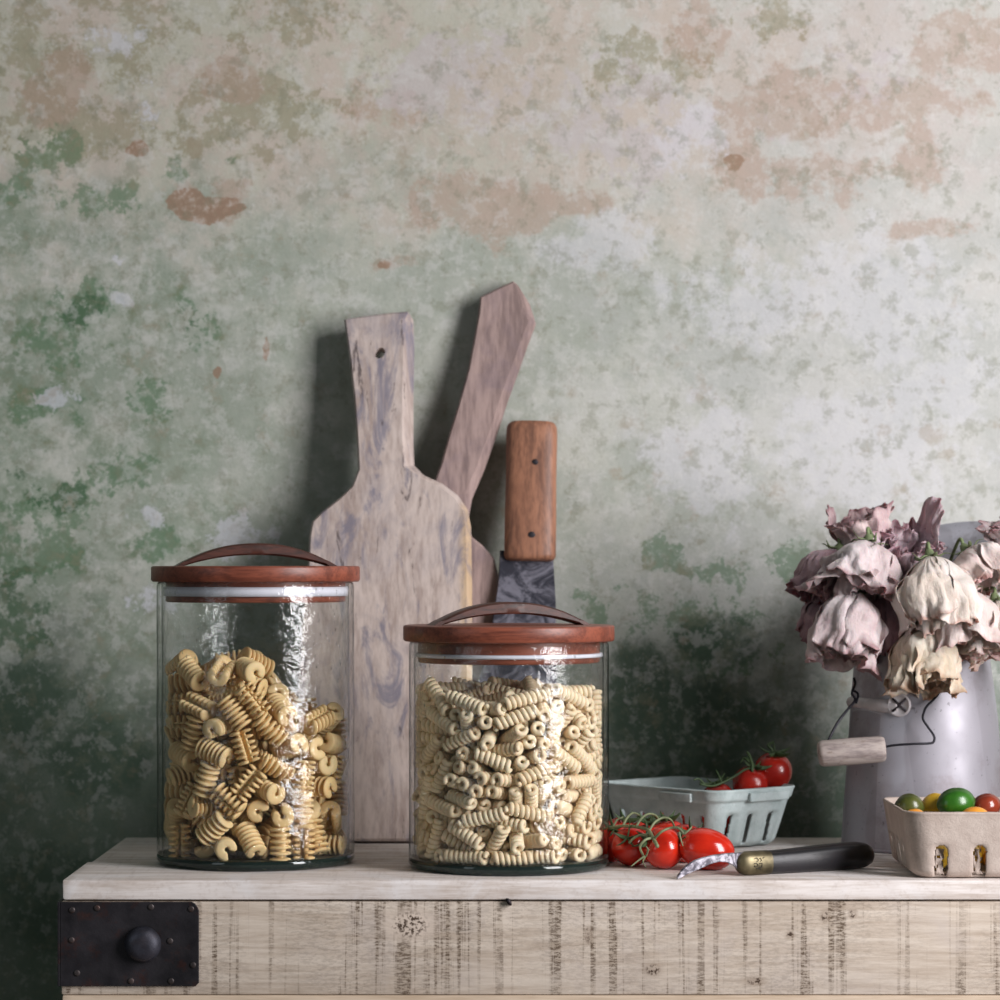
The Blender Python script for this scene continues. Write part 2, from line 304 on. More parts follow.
PASTA_B = """114 -566 1141 38 -41 -66 51 412 -435 1155 7 -67 -48 -56 -288 -518 1108 70 -3 -59 -40 -491 -349 1152 72 -12 -39 -56 460 -288 1175 65 7 -70 27 43 -598 1013 29 -67 -46 50
225 -459 1086 46 71 50 -21 -136 -482 1069 4 -42 59 69 315 -394 1088 65 62 37 -25 -33 -320 1088 0 30 -78 -55 -247 -300 1088 22 53 30 -76 -581 132 1175 55 -62 -32 -46
-597 -99 1088 28 -72 -61 -17 -378 -180 1111 7 -53 -46 -71 431 -100 1136 8 68 -12 72 430 -298 1054 86 -30 -33 -22 -460 -387 981 49 32 77 -25 32 -403 1028 6 -10 56 -82
68 -278 1068 20 9 -78 -58 -576 -181 1034 87 25 21 -37 -118 -126 1107 44 -77 -15 44 -78 -410 998 75 -60 -11 26 -320 -239 1054 56 -73 7 -38 605 -48 1060 87 -18 -8 -45
-181 -474 970 69 67 -12 24 -298 -344 1002 74 40 -47 26 396 17 1120 51 -61 -42 45 354 -396 964 35 -26 -89 -11 -427 -3 1111 14 73 -13 -66 444 -169 1054 13 -42 48 -76
198 -321 1003 1 -41 58 70 166 142 1151 52 78 34 -12 16 -597 50 66 -22 -67 24 -111 -588 722 33 46 -31 -76 -283 -441 938 81 40 -23 36 145 -581 358 34 -75 26 -52
-168 -576 327 5 -76 16 63 -35 173 1153 74 -41 -49 22 -285 99 1128 71 4 61 -34 188 -570 634 67 -46 34 -47 111 -361 965 47 -72 -49 -12 -324 -503 858 67 -3 56 -48
-295 -524 204 39 80 31 33 196 -462 923 20 -21 -73 -62 -296 -520 50 64 6 70 -29 237 -158 1023 77 22 -37 48 304 -465 883 20 -96 16 12 59 40 1072 40 51 -22 73
386 -461 717 82 16 -46 31 -341 333 1168 12 69 10 -70 -100 -540 134 23 -14 -92 -28 -18 -546 284 47 -19 72 -48 606 40 1012 9 51 -84 17 -78 -121 1014 49 21 51 68
29 -403 920 37 50 -32 72 -492 221 1106 70 54 -19 42 437 -235 973 34 43 -51 -66 -41 -538 784 41 -22 62 -63 10 -512 873 16 -56 60 55 -468 -294 921 67 -57 -31 35
19 -529 575 19 -68 -34 -62 -331 -461 442 19 25 -58 -75 8 445 1187 3 68 35 65 -457 -396 597 8 -80 52 29 -129 -481 877 15 -21 -56 -78 -354 -150 987 82 11 -47 -30
177 -504 50 21 -71 2 68 151 -508 428 56 21 29 -74 -457 -389 386 19 -50 36 76 417 -18 1026 69 57 30 34 -251 467 1172 76 10 -62 -13 255 -267 940 48 -35 -80 1
-94 68 1051 13 -41 78 -46 47 -506 203 62 -35 -38 -60 50 -503 429 63 31 30 -65 -506 -338 154 94 14 17 -27 -53 -502 490 75 48 -44 11 -102 -496 584 20 28 69 64
392 358 1121 63 -75 15 15 486 -347 557 57 -71 -1 -42 461 180 1076 45 -67 7 -58 -49 -227 940 24 50 49 68 507 -329 373 81 -37 2 -46 212 455 1166 27 22 74 58
67 -495 673 30 -25 -77 -50 224 -465 483 29 -37 -81 -35 481 -145 964 32 57 3 75 -126 584 1156 76 -28 56 -19 137 -484 153 30 -71 30 57 504 -327 721 76 47 -2 -44
97 -486 833 66 -70 -28 0 174 -8 1009 76 -6 58 -28 367 -406 378 35 -62 -46 -54 -254 -58 990 72 -30 -48 41 147 -473 732 5 30 -61 73 118 191 1071 32 31 82 -36
-153 -473 502 71 47 -50 16 -193 -464 630 11 30 77 55 238 -450 260 44 -27 58 -63 -320 -419 116 20 -80 39 -42 261 129 1047 92 -10 13 35 -524 -295 785 40 -88 2 24
-335 -245 921 35 52 75 22 158 -130 959 82 10 -25 -50 192 -455 820 69 68 2 24 504 82 1021 99 -5 -1 -16 -293 85 1026 55 -4 -79 -27 -386 459 1097 66 5 -59 46
-242 -440 723 43 -15 80 39 230 -440 148 31 -17 69 -64 -499 34 1006 6 -1 -74 67 408 -305 888 74 66 8 12 -245 -433 524 78 50 -37 7 -605 76 959 3 -69 -72 -5
-279 -412 630 63 20 -56 49 -111 -411 396 65 72 12 22 -154 -410 128 87 35 -19 28 -225 -409 411 70 -67 -14 21 283 -409 573 59 -16 -58 -54 -37 -403 114 13 34 -65 66
88 594 1124 7 -50 11 -86 313 -387 226 62 -8 -71 -33 -569 -211 436 22 -74 -63 -8 -552 243 1003 42 -86 29 -4 -328 -378 545 54 14 -59 58 -348 -364 365 66 -60 -5 46
-337 -367 258 35 -22 77 -49 -182 -366 832 12 -11 -72 68 -310 305 1073 63 54 18 52 142 -365 628 16 -18 71 -66 199 338 1082 59 -63 -41 -30 -77 -357 666 55 -59 -46 -36
-41 -356 222 62 67 -38 18 222 -352 697 77 -44 -45 -7 179 -348 50 18 63 -33 68 4 -342 721 78 61 -10 12 -367 -340 50 71 32 -63 -2 180 -339 316 71 43 52 20
-342 218 1035 49 12 -78 -37 -256 -328 318 5 56 -46 69 422 -295 457 58 -50 58 27 -162 371 1080 33 56 -32 69 -446 -277 569 23 -80 47 -28 578 -157 50 61 -49 51 36
-265 -311 766 66 -8 -60 45 99 -308 430 62 50 -33 51 -23 -307 335 13 -21 -60 -76 -42 425 1094 13 32 -59 73 450 -267 788 29 -25 32 -87 -415 -289 688 32 5 82 48
-56 -296 541 25 73 -1 64 291 434 1081 30 -45 -71 -45 405 -293 164 31 76 16 55 -312 -287 198 49 3 -86 17 226 -286 114 18 -31 60 -72 -116 161 999 82 -42 38 -12
584 -126 150 54 -63 -33 -45 424 261 1031 63 -25 73 3 -283 -278 666 56 -35 69 29 432 -265 50 28 56 -44 65 -91 -129 898 69 -46 30 -48 -382 -162 886 48 7 87 7
-486 -217 844 48 -22 70 -48 129 -267 540 58 74 -10 34 218 -264 476 73 52 44 -7 256 -263 297 4 -70 36 -62 -596 -96 130 42 -13 -37 -82 -50 -259 801 46 77 24 -37
300 -257 50 31 -61 35 64 328 -256 802 56 -71 20 39 -500 -195 298 28 11 -67 68 -116 -252 201 71 49 -45 22 -466 -221 101 36 -58 62 -39 278 -241 556 36 11 -70 -61
549 -101 865 58 33 49 -56 436 -238 242 71 -16 -66 -17 -197 -237 142 63 -46 51 34 140 -232 218 67 -66 8 -34 -316 -70 903 61 38 -39 -58 225 -223 663 2 -48 40 -78
4 -217 456 53 75 20 -34 600 101 898 20 -8 18 96 385 -8 919 65 -13 -75 -1 367 -214 608 40 57 -27 66 448 -210 340 76 -19 -63 -3 -90 -204 296 67 -69 27 2
-378 -203 177 71 0 -60 37 538 -119 699 10 31 44 84 244 -199 392 57 -74 -11 33 201 -196 777 15 -9 58 -80 -186 -188 472 57 31 53 54 450 406 992 20 -96 -7 16
86 -187 835 3 -8 -52 -85 -408 28 921 54 -47 44 -55 -424 -180 761 70 27 66 -2 605 -11 487 92 35 -8 19 -608 -5 784 90 8 4 -43 -514 -130 518 40 87 3 29
420 -175 524 50 -48 25 -68 33 -172 182 80 -48 19 32 -129 -171 382 59 17 -75 24 62 -166 50 33 -69 -17 -62 470 -162 771 24 -44 44 -74 365 -156 150 48 -45 -55 52
-119 -154 737 50 -43 -55 51 -278 -153 257 6 73 9 67 -69 -150 64 11 64 39 -65 469 -141 271 77 -21 -61 -3 95 493 1058 54 -84 2 -9 -243 350 1011 51 6 67 -53
37 220 966 54 36 -75 9 -484 -127 625 71 -57 39 -16 28 -127 638 47 58 -66 10 -249 -125 351 74 38 -50 -23 482 -120 368 41 72 29 49 -182 -116 50 70 51 -49 -8
-495 -104 181 50 -62 59 -14 -197 -113 553 38 20 67 60 -330 -105 583 71 -56 34 -26 76 -103 345 38 71 -55 24 -93 9 886 66 -33 -64 22 -66 -92 651 48 58 -65 11
-507 -72 50 28 -70 7 65 220 -87 657 71 55 19 39 -259 -84 693 33 68 -12 -65 424 -81 486 30 71 21 60 -414 -80 838 7 81 23 54 315 289 973 45 45 -71 30
-287 -76 490 50 -65 -1 -57 -519 -38 672 62 66 -9 -42 510 -49 628 61 40 -68 -2 -513 -42 383 83 35 -41 -10 413 -61 200 16 -64 9 -75 -223 -61 207 71 13 65 24
569 55 213 73 40 -7 54 -8 -59 801 69 -5 72 8 327 -57 828 64 -27 -70 17 -387 -54 425 14 -40 -70 57 -73 403 1001 28 64 -32 64 165 -48 201 18 -31 11 93
509 -27 50 69 -71 3 -17 -358 204 932 77 5 63 -11 -87 -40 459 68 -53 36 -35 -221 -37 108 66 -52 34 -43 54 -34 560 75 0 -55 -38 393 -34 96 79 -44 32 -29
-283 -29 364 46 30 46 70 500 -27 405 16 55 -31 -76 217 -23 426 92 -25 -30 6 324 -16 613 16 -49 3 -86 -545 61 356 39 9 54 74 405 237 934 50 -63 -51 -30
534 42 720 26 10 79 55 -373 -13 720 73 -8 -56 38 201 5 725 64 6 74 -21 576 167 595 13 -28 57 76 -492 9 562 2 -44 36 82 340 11 257 55 55 -32 -54
-77 596 990 47 28 81 23 119 42 859 21 -77 37 47 156 141 891 32 48 74 35 -123 19 783 28 -65 11 -70 -374 119 881 56 46 54 42 -330 27 50 12 67 24 70
-569 188 434 70 49 -43 30 313 32 50 10 62 33 70 -506 45 243 74 -40 -54 0 -11 35 50 2 68 -21 71 496 287 895 46 -86 -20 -1 -411 36 819 14 64 4 76
-66 37 253 44 -32 -83 -14 535 115 499 40 -25 67 57 -470 39 446 72 -2 -57 38 -210 40 234 79 27 21 51 329 42 504 85 28 44 11 318 44 807 25 -62 36 -65
9 51 150 43 68 -20 57 -494 58 132 67 -32 62 -26 -157 367 952 72 57 38 5 270 415 964 58 21 -61 50 461 76 329 47 -63 44 -44 104 79 223 46 -60 -20 62
-552 247 848 87 24 -26 35 124 80 421 90 -20 -36 17 -549 243 602 12 -14 -87 46 329 83 600 64 21 -72 -13 -418 86 527 77 52 32 17 -193 86 652 78 15 57 -19
-176 211 891 72 -62 -8 29 -252 89 314 18 78 22 -56 153 472 976 66 38 -57 31 -506 131 665 6 -87 -12 -47 -221 99 538 30 56 -58 -50 -378 467 917 17 46 70 53
122 106 562 39 -61 69 1 538 273 276 80 -20 -31 -47 68 110 79 0 56 -24 79 -190 110 443 9 71 -38 -59 433 116 849 2 86 14 50 -483 116 50 27 64 31 66"""

# ---------------------------------------------------------------- placing parts
def local(o):
    m = Matrix.LocRotScale(o.location, o.rotation_euler.to_quaternion() if o.rotation_mode != 'QUATERNION' else o.rotation_quaternion, None)
    return local(o.parent) @ m if o.parent else m

def part(name, bm, mat, parent, smooth=True, sharp=None):
    """a part whose shape bm is given in world space"""
    bm.transform(local(parent).inverted())
    o = link(name, bm, mat, parent, smooth)
    if sharp: auto_smooth(o, sharp)
    return o

def solo(name, bm, mat, base, smooth=True, sharp=None):
    """a thing that is one mesh, shape given in world space, origin at its base"""
    bm.transform(Matrix.Translation(-Vector(base)))
    o = link(name, bm, mat, None, smooth, loc=base)
    if sharp: auto_smooth(o, sharp)
    return o

# ================================================================= the setting
WALL_Y = 2.370
FLOOR_Z = -0.78
# where each pigment, wear or painted shade lies on the wall: (centre x, centre y, half width, half height) as seen from the front
STAINS_AND_SHADE = {
 'olive': [(120, 25, 90, 45), (30, 60, 60, 90), (290, 20, 70, 36), (250, 110, 90, 60), (130, 110, 60, 50), (760, 10, 60, 30), (640, 60, 70, 40), (80, 130, 70, 40)],
 'brown': [(60, 85, 45, 50), (440, 190, 60, 26), (500, 212, 85, 40), (480, 245, 44, 34), (790, 110, 110, 50), (810, 178, 110, 34), (920, 165, 38, 40), (960, 60, 70, 70), (230, 80, 40, 25), (740, 160, 40, 16), (700, 40, 40, 40), (400, 110, 50, 30), (560, 205, 50, 16), (400, 265, 34, 12), (940, 230, 60, 14), (200, 200, 60, 30)],
 'pink': [(640, 130, 120, 60), (500, 90, 120, 60), (860, 60, 60, 60)],
 'green': [(85, 310, 44, 36), (195, 322, 26, 34), (60, 345, 50, 30), (150, 400, 40, 22), (50, 410, 44, 26), (75, 500, 60, 46), (30, 545, 60, 50), (175, 172, 16, 16), (50, 150, 36, 26), (95, 200, 50, 22), (130, 470, 36, 24), (160, 545, 40, 24), (10, 190, 26, 18), (225, 160, 12, 10), (665, 550, 22, 26), (720, 575, 30, 22), (600, 600, 34, 30), (650, 615, 50, 30), (725, 640, 60, 44), (790, 560, 34, 34),],
 'moss': [(190, 325, 16, 22), (85, 312, 26, 20), (60, 495, 34, 22), (20, 620, 40, 50), (168, 400, 8, 8), (20, 470, 20, 16)],
 'dark': [(100, 760, 80, 60), (700, 720, 110, 70), (640, 700, 60, 90), (700, 790, 120, 60), (30, 700, 60, 70), (60, 900, 90, 80), (720, 640, 70, 40)],  # rose shadow and low wall shade, painted in as dark colour
 'flake': [(135, 515, 34, 20), (60, 400, 22, 14), (150, 105, 24, 30), (120, 258, 14, 10), (110, 35, 40, 20), (120, 300, 14, 10), (240, 540, 40, 26), (150, 600, 40, 20)],
 'lime': [(690, 140, 50, 50), (760, 285, 140, 60), (700, 470, 80, 80), (900, 300, 100, 90), (880, 450, 130, 70), (620, 240, 80, 40), (940, 400, 80, 60)],
 'chip': [(188, 204, 21, 15), (205, 211, 22, 14), (226, 207, 20, 10), (138, 150, 12, 9), (268, 350, 5, 13), (385, 262, 8, 5), (216, 374, 5, 5), (735, 160, 12, 8)],
}
SETS = [('olive', 'brown', 'pink'), ('green', 'moss', 'dark'), ('flake', 'lime', 'chip')]
def wall_material():
    t = NT('mottled lime plaster')
    mid = t.noise(13, 10, .70); crisp = t.noise(30, 10, .74); fine = t.noise(85, 8, .72)
    other = t.noise(19, 10, .72, vec=t.map(loc=(3.1, 1.7, 5.3)))
    M = {}
    for k, names in enumerate(SETS):
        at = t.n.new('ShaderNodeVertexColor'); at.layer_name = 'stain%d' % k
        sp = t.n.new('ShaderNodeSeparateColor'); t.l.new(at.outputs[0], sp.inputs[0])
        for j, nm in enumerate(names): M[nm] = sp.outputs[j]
    midc = t.math('SUBTRACT', mid, .5)
    c = t.mix(t.ramp(mid, .40, .60), S(160, 165, 154), S(186, 187, 178))
    wz = t.math('MULTIPLY_ADD', midc, .35, t.sep(2))
    c = t.mix(t.ramp(wz, .42, .58, 0, .75), c, t.mix(t.ramp(other, .42, .58), S(190, 174, 162), S(184, 180, 164)))
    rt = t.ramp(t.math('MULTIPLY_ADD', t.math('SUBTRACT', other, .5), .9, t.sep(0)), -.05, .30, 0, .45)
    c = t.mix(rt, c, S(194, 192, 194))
    def spots(c, col, nm, amt, nz=crisp, wild=3.0, thr=(.44, .60)):
        v = t.math('MULTIPLY_ADD', M[nm], .62, t.math('MULTIPLY_ADD', nz, wild, -.5 * wild))
        m = t.math('MULTIPLY', t.ramp(M[nm], .0, .25), t.ramp(v, thr[0], thr[1], 0, amt))
        return t.mix(m, c, col)
    c = spots(c, S(140, 134, 106), 'olive', .6)
    c = spots(c, S(166, 142, 126), 'brown', .56, mid, 2.2)
    c = spots(c, S(188, 178, 180), 'pink', .6, other)
    # green paint left in the plaster, thicker at the left and low down
    wz2 = t.math('MULTIPLY_ADD', midc, -.5, t.sep(2))
    low = t.ramp(wz2, .26, -.06)
    lf = t.math('MULTIPLY', t.ramp(t.math('MULTIPLY_ADD', midc, -.7, t.sep(0)), .02, -.42), t.ramp(wz, .54, .42))
    g0 = t.math('MAXIMUM', low, lf)
    c = t.mix(t.math('MULTIPLY', g0, t.ramp(other, .40, .60, 0, .72)), c, S(118, 136, 116))
    c = t.mix(t.math('MULTIPLY', g0, t.ramp(crisp, .47, .58, 0, .5)), c, S(104, 122, 98))
    c = t.mix(t.ramp(wz2, .20, .04, 0, .70), c, S(76, 94, 80))  # lower wall darkened beyond its green, shade mixed into the colour
    c = spots(c, S(80, 116, 82), 'green', .62)
    c = spots(c, S(58, 92, 62), 'moss', .7, thr=(.40, .56))
    c = spots(c, S(64, 84, 68), 'dark', .9, crisp, .5)  # shadowed zones of the wall, put into the colour
    c = spots(c, S(208, 208, 216), 'flake', .65, thr=(.46, .60))
    c = spots(c, S(206, 205, 211), 'lime', .42, other, 2.0)
    b = t.math('MULTIPLY_ADD', crisp, 1.8, t.math('SUBTRACT', M['chip'], .9))
    c = t.mix(t.ramp(b, .48, .56, 0, .9), c, t.mix(t.ramp(fine, .45, .6), S(146, 120, 100), S(164, 138, 118)))
    c = t.mix(t.ramp(fine, .50, .60, 0, .36), c, S(202, 201, 198))
    c = t.mix(t.ramp(t.noise(60, 9, .75, vec=t.map(loc=(1, 2, 9))), .51, .62, 0, .42), c, S(124, 126, 106))
    c = t.mix(t.ramp(crisp, .56, .66, 0, .40), c, S(150, 134, 112))
    c = t.mix(t.ramp(wz2, .16, .0, 0, .42), c, S(82, 98, 84))     # green paint low down, darkened evenly with shade put into the colour
    h = t.math('MULTIPLY_ADD', fine, .9, t.math('MULTIPLY', mid, .8))
    return t.fin(c, .92, 0., t.bump(h, .45, .002))

bm = bmesh.new()
lays = [bm.loops.layers.float_color.new('stain%d' % k) for k in range(3)]
xs = [-1.6, -1.2, -.8, -.6] + [-.44 + .0065 * i for i in range(136)] + [.6, .8, 1.2, 1.6]
zs_ = [FLOOR_Z, -.5, -.3] + [-.14 + .0065 * i for i in range(124)] + [.8, 1.0, 1.42]
g = [[bm.verts.new((x, WALL_Y + .0016 * noise.noise(Vector((x * 8, 0, z * 8))), z)) for x in xs] for z in zs_]
wk = WALL_Y / FOC
BL = {nm: [(P(px, py, WALL_Y).x, P(px, py, WALL_Y).z, rx * wk, ry * wk) for px, py, rx, ry in L] for nm, L in STAINS_AND_SHADE.items()}
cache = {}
def stains_and_shade(v):
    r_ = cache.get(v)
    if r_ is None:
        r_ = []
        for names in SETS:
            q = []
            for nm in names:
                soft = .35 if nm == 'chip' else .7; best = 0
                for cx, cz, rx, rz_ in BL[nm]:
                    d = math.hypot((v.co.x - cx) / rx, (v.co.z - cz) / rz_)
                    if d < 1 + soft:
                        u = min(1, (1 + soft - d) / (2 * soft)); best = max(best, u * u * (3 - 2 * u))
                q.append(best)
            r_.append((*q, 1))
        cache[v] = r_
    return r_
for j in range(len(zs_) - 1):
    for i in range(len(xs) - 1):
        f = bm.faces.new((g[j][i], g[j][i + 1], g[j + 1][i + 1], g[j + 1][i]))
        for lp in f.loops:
            s_ = stains_and_shade(lp.vert)
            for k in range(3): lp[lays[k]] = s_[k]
back = [bm.verts.new((x, WALL_Y + .12, z)) for x, z in ((-1.6, FLOOR_Z), (1.6, FLOOR_Z), (1.6, FLOOR_Z + 2.2), (-1.6, FLOOR_Z + 2.2))]
bm.faces.new(back)
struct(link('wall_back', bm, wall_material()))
struct(link('floor', box_bm(-1.6, 1.6, 0.6, WALL_Y + .12, FLOOR_Z - .05, FLOOR_Z, 0), wood('floor boards', S(120, 100, 82), S(80, 64, 50), 'x'), smooth=False))

# ================================================================= workbench
T0, T1, TX0, TX1 = 1.999, 2.314, -0.2946, 0.95
def top_extra(t, c):
    v = t.map(scale=(40, 3, 40), rot=(0, .75, 0))
    return t.mix(t.math('MULTIPLY', t.ramp(t.noise(5, 6, .7, vec=v), .5, .7), .22), c, S(150, 128, 112))
BENCH = Vector((0.33, 2.16, FLOOR_Z))
m_top = wood('limewashed top boards', S(230, 222, 218), S(192, 178, 168), 'x', 1.2, .35, .75, S(230, 227, 228), .7, extra=top_extra, bump=.25)
def apron_extra(t, c):
    # vertical saw marks filled with dirt, over a horizontal grain
    v = t.map(scale=(105, 60, 2.2)); w = t.map(scale=(9, 9, 9)); g = t.map(scale=(120, 60, 420))
    saw = t.ramp(t.noise(1.7, 5, .60, vec=v), .51, .61)
    patchy = t.ramp(t.noise(1.5, 4, .6, vec=w), .34, .60)
    hair = t.ramp(t.noise(1.8, 6, .78, vec=g), .46, .56)
    m = t.math('MULTIPLY', saw, t.math('ADD', t.math('MULTIPLY', patchy, .5), .25))
    c = t.mix(t.math('MULTIPLY', t.math('MULTIPLY', hair, t.math('ADD', m, t.math('MULTIPLY', patchy, .26))), 1.0), c, S(76, 60, 48))
    c = t.mix(t.math('MULTIPLY', m, .48), c, S(116, 98, 78))
    for (px, py, rx, ry) in ((410, 925, 26, 16), (653, 970, 10, 7), (755, 981, 12, 5), (825, 917, 5, 7), (853, 914, 5, 5), (588, 935, 4, 9), (790, 935, 5, 4)):
        q = P(px, py, T0) - BENCH; s = T0 / FOC
        b = t.blob(q.x, q.z, rx * s, ry * s, .5)
        pale = rx > 20
        c = t.mix(t.math('MULTIPLY', b, .8 if pale else .35), c, S(206, 190, 176) if pale else S(120, 96, 76))
        b2 = t.blob(q.x, q.z, rx * .62 * s, ry * .75 * s, .4)
        c = t.mix(t.math('MULTIPLY', b2, t.ramp(t.noise(420, 3, .7), .48, .58)), c, S(66, 48, 34))
    return c
m_apron = wood('rough sawn apron wood', S(208, 195, 181), S(180, 164, 148), 'x', 1.3, .25, .8, S(186, 174, 166), .6, extra=apron_extra, bump=.5)
bench = thing('workbench', 'rough pale wooden workbench with limewashed top and dark iron corner plate', 'workbench', (0.33, 2.16, FLOOR_Z))
def plank(x0, x1, y0, y1, z0, z1, seed, cut_end=0.0):
    bm = box_bm(x0, x1, y0, y1, z0, z1, .0014, 2)
    bmesh.ops.subdivide_edges(bm, edges=[e for e in bm.edges if abs((e.verts[0].co - e.verts[1].co).x) > .3], cuts=220)
    for v in bm.verts:
        n = noise.noise(Vector((v.co.x * 30, seed, v.co.z * 40))) + .5 * noise.noise(Vector((v.co.x * 110, seed, v.co.z * 80)))
        if v.co.y < y0 + .004: v.co.y += .0006 * n
        if v.co.x < x0 + .004:
            v.co.x += .0014 * noise.noise(Vector((v.co.y * 60, seed, v.co.z * 120)))
    return bm
part('top_board', plank(TX0, TX1, T0, 2.122, -.0133, 0, 3), m_top, bench, sharp=40)
part('top_board', plank(TX0 + .003, TX1, 2.1225, T1, -.0133, -.0002, 9), m_top, bench, sharp=40)
part('apron', plank(TX0 - .0008, TX1, T0 + .001, T0 + .024, -.0773, -.0145, 21), m_apron, bench, sharp=40)
part('lower_rail', plank(TX0 - .0008, TX1, T0 + .0002, T0 + .024, -.140, -.0776, 33), wood('lower rail wood', S(208, 188, 166), S(182, 160, 136), 'x'), bench, sharp=40)
part('side_apron', box_bm(TX0 - .0006, TX0 + .02, T0 + .026, T1 - .004, -.120, -.0134, .001), wood('side apron wood', S(150, 130, 110), S(110, 92, 74), 'y'), bench, sharp=40)
part('back_apron', box_bm(TX0 + .021, TX1, T1 - .026, T1 - .004, -.120, -.0134, .001), m_apron, bench, sharp=40)
for lx in (TX0 + .05, TX1 - .05):
    for ly in (T0 + .05, T1 - .055):
        part('leg', box_bm(lx - .026, lx + .026, ly - .025, ly + .025, FLOOR_Z, -.0134, .002), wood('leg wood %d %d' % (lx * 10, ly * 10), S(186, 166, 146), S(150, 130, 110), 'z'), bench, sharp=40)
def iron(name, base=(40, 38, 42), rust=(74, 42, 34), rough=.5, amt=.5):
    t = NT(name)
    n = t.ramp(t.noise(60, 7, .68), .54, .68)
    c = t.mix(t.ramp(t.noise(25, 5), .35, .7), S(*base), S(*[int(x * 1.35) for x in base]))
    c = t.mix(t.math('MULTIPLY', n, amt), c, S(*rust))
    return t.fin(c, t.ramp(t.noise(90, 5), .3, .7, rough - .12, rough + .15), .55, t.bump(t.noise(260, 6, .7), .4, .0006))
m_plate = iron('black iron plate')
s0 = T0 / FOC
x0, x1 = TX0 - .0012, P(199, 0, T0).x; z1, z0 = -.0146, P(0, 986, T0).z
c_ = .0022
out = [(x0, z0), (x1 - c_, z0), (x1, z0 + c_), (x1, z1 - .006), (x1 - .0006, z1 - .004), (x1 - .0025, z1 - .0012), (x1 - .005, z1), (x0, z1)]
pl = part('corner_plate', slab([(x, T0 - .0016, z) for x, z in out], .0022, (0, 1, 0), .0004, .0001), m_plate, bench, smooth=False)
def dome(c, r, h, n=24, nrm=None, kind='round'):
    bm = bmesh.new()
    prof = [(r * .96, -.001), (r, 0), (r, h * .25), (r * .93, h * .55), (r * .74, h * .85), (r * .4, h * .97), (0, h)]
    lathe(bm, prof, n)
    bm.transform(Matrix.Translation(c) @ Matrix.Rotation(math.pi / 2, 4, 'X'))
    return bm
b = dome(P(143, 944, T0 - .0016), .0122, .0085)
for v in b.verts: v.co += Vector((0, 0, .0007 * noise.noise(v.co * 150)))
o = part('bolt', b, iron('bolt head iron', (52, 52, 60), (60, 46, 44), .42, .3), pl); o['label'] = 'large domed bolt head'
for k, (px, py) in enumerate([(72, 910), (97, 908), (151, 907), (191, 909), (71.5, 940), (170, 941), (77, 973), (193, 965), (131, 981), (171, 981)]):
    part('rivet', dome(P(px, py, T0 - .0016), .0022, .0009, 12), iron('rivet iron', (62, 56, 56), (96, 62, 50), .45, .6) if k == 0 else bpy.data.materials['rivet iron'], pl)
# side return of the plate
part('plate_return', box_bm(TX0 - .0030, TX0 - .0014, T0 - .0016, T0 + .07, z0, z1, .0003), m_plate, pl, smooth=False)
bm = bmesh.new(); tube(bm, [P(509, 901, T0 + .0006) + Vector((0, -.004, -.0004)), P(509, 901, T0 + .0006) + Vector((0, .006, -.0004))], .0028, 10, flat=(1, .5))
nl = part('nail', bm, m_plate, bench)

# ================================================================= glass jars
def glass_material():
    t = NT('hand blown glass')
    t.n.remove(t.b)
    lw = t.n.new('ShaderNodeLayerWeight'); lw.inputs['Blend'].default_value = .5
    wavy = t.math('MULTIPLY_ADD', t.noise(75, 3, .5), .55, t.noise(30, 3, .5)); seeds = t.ramp(t.voro(130), .05, .22, 1, 0)
    seedmask = t.ramp(t.noise(14, 3), .44, .58)
    h = t.math('ADD', t.math('MULTIPLY', wavy, 1.0), t.math('ADD', t.math('MULTIPLY', t.math('MULTIPLY', seeds, seedmask), .6), t.math('MULTIPLY', t.noise(150, 4), .35)))
    nrm = t.bump(h, 1.0, .0021)
    fr = t.n.new('ShaderNodeFresnel'); t.l.new(nrm, fr.inputs['Normal'])
    geo = t.n.new('ShaderNodeNewGeometry')      # thin pane: the same index from both sides of each face
    t.l.new(t.ramp(geo.outputs['Backfacing'], 0, 1, 1.46, 1 / 1.46), fr.inputs['IOR'])
    gl = t.n.new('ShaderNodeBsdfGlossy'); gl.inputs['Roughness'].default_value = .03; t.l.new(nrm, gl.inputs['Normal'])
    tr = t.n.new('ShaderNodeBsdfTransparent')
    edge = t.ramp(lw.outputs['Facing'], .76, .96)
    t.l.new(t.mix(edge, (.975, .985, .98), (.22, .28, .26)), tr.inputs['Color'])
    mx = t.n.new('ShaderNodeMixShader'); t.l.new(fr.outputs[0], mx.inputs[0]); t.l.new(tr.outputs[0], mx.inputs[1]); t.l.new(gl.outputs[0], mx.inputs[2])
    t.l.new(mx.outputs[0], t.out.inputs[0]); return t.m
m_glass = glass_material()
t = NT('thick green glass base')
m_base = t.fin(S(70, 92, 86), .06, 0., t.bump(t.noise(60, 4), .3, .001), Transmission_Weight=.85, IOR=1.48)
m_lid = wood('oiled reddish lid wood', S(146, 80, 60), S(98, 50, 38), 'x', 1.5, .12, .42, S(126, 66, 48), .5, bump=.12)
m_handle = wood('shaded bent handle wood', S(84, 46, 36), S(48, 28, 23), 'x', 1.5, .1, .42, bump=.12)  # wood tone set darker to carry the shade on the handle
m_seal = plain('silicone seal', S(226, 224, 236), .4, var=.04, bump=.02)

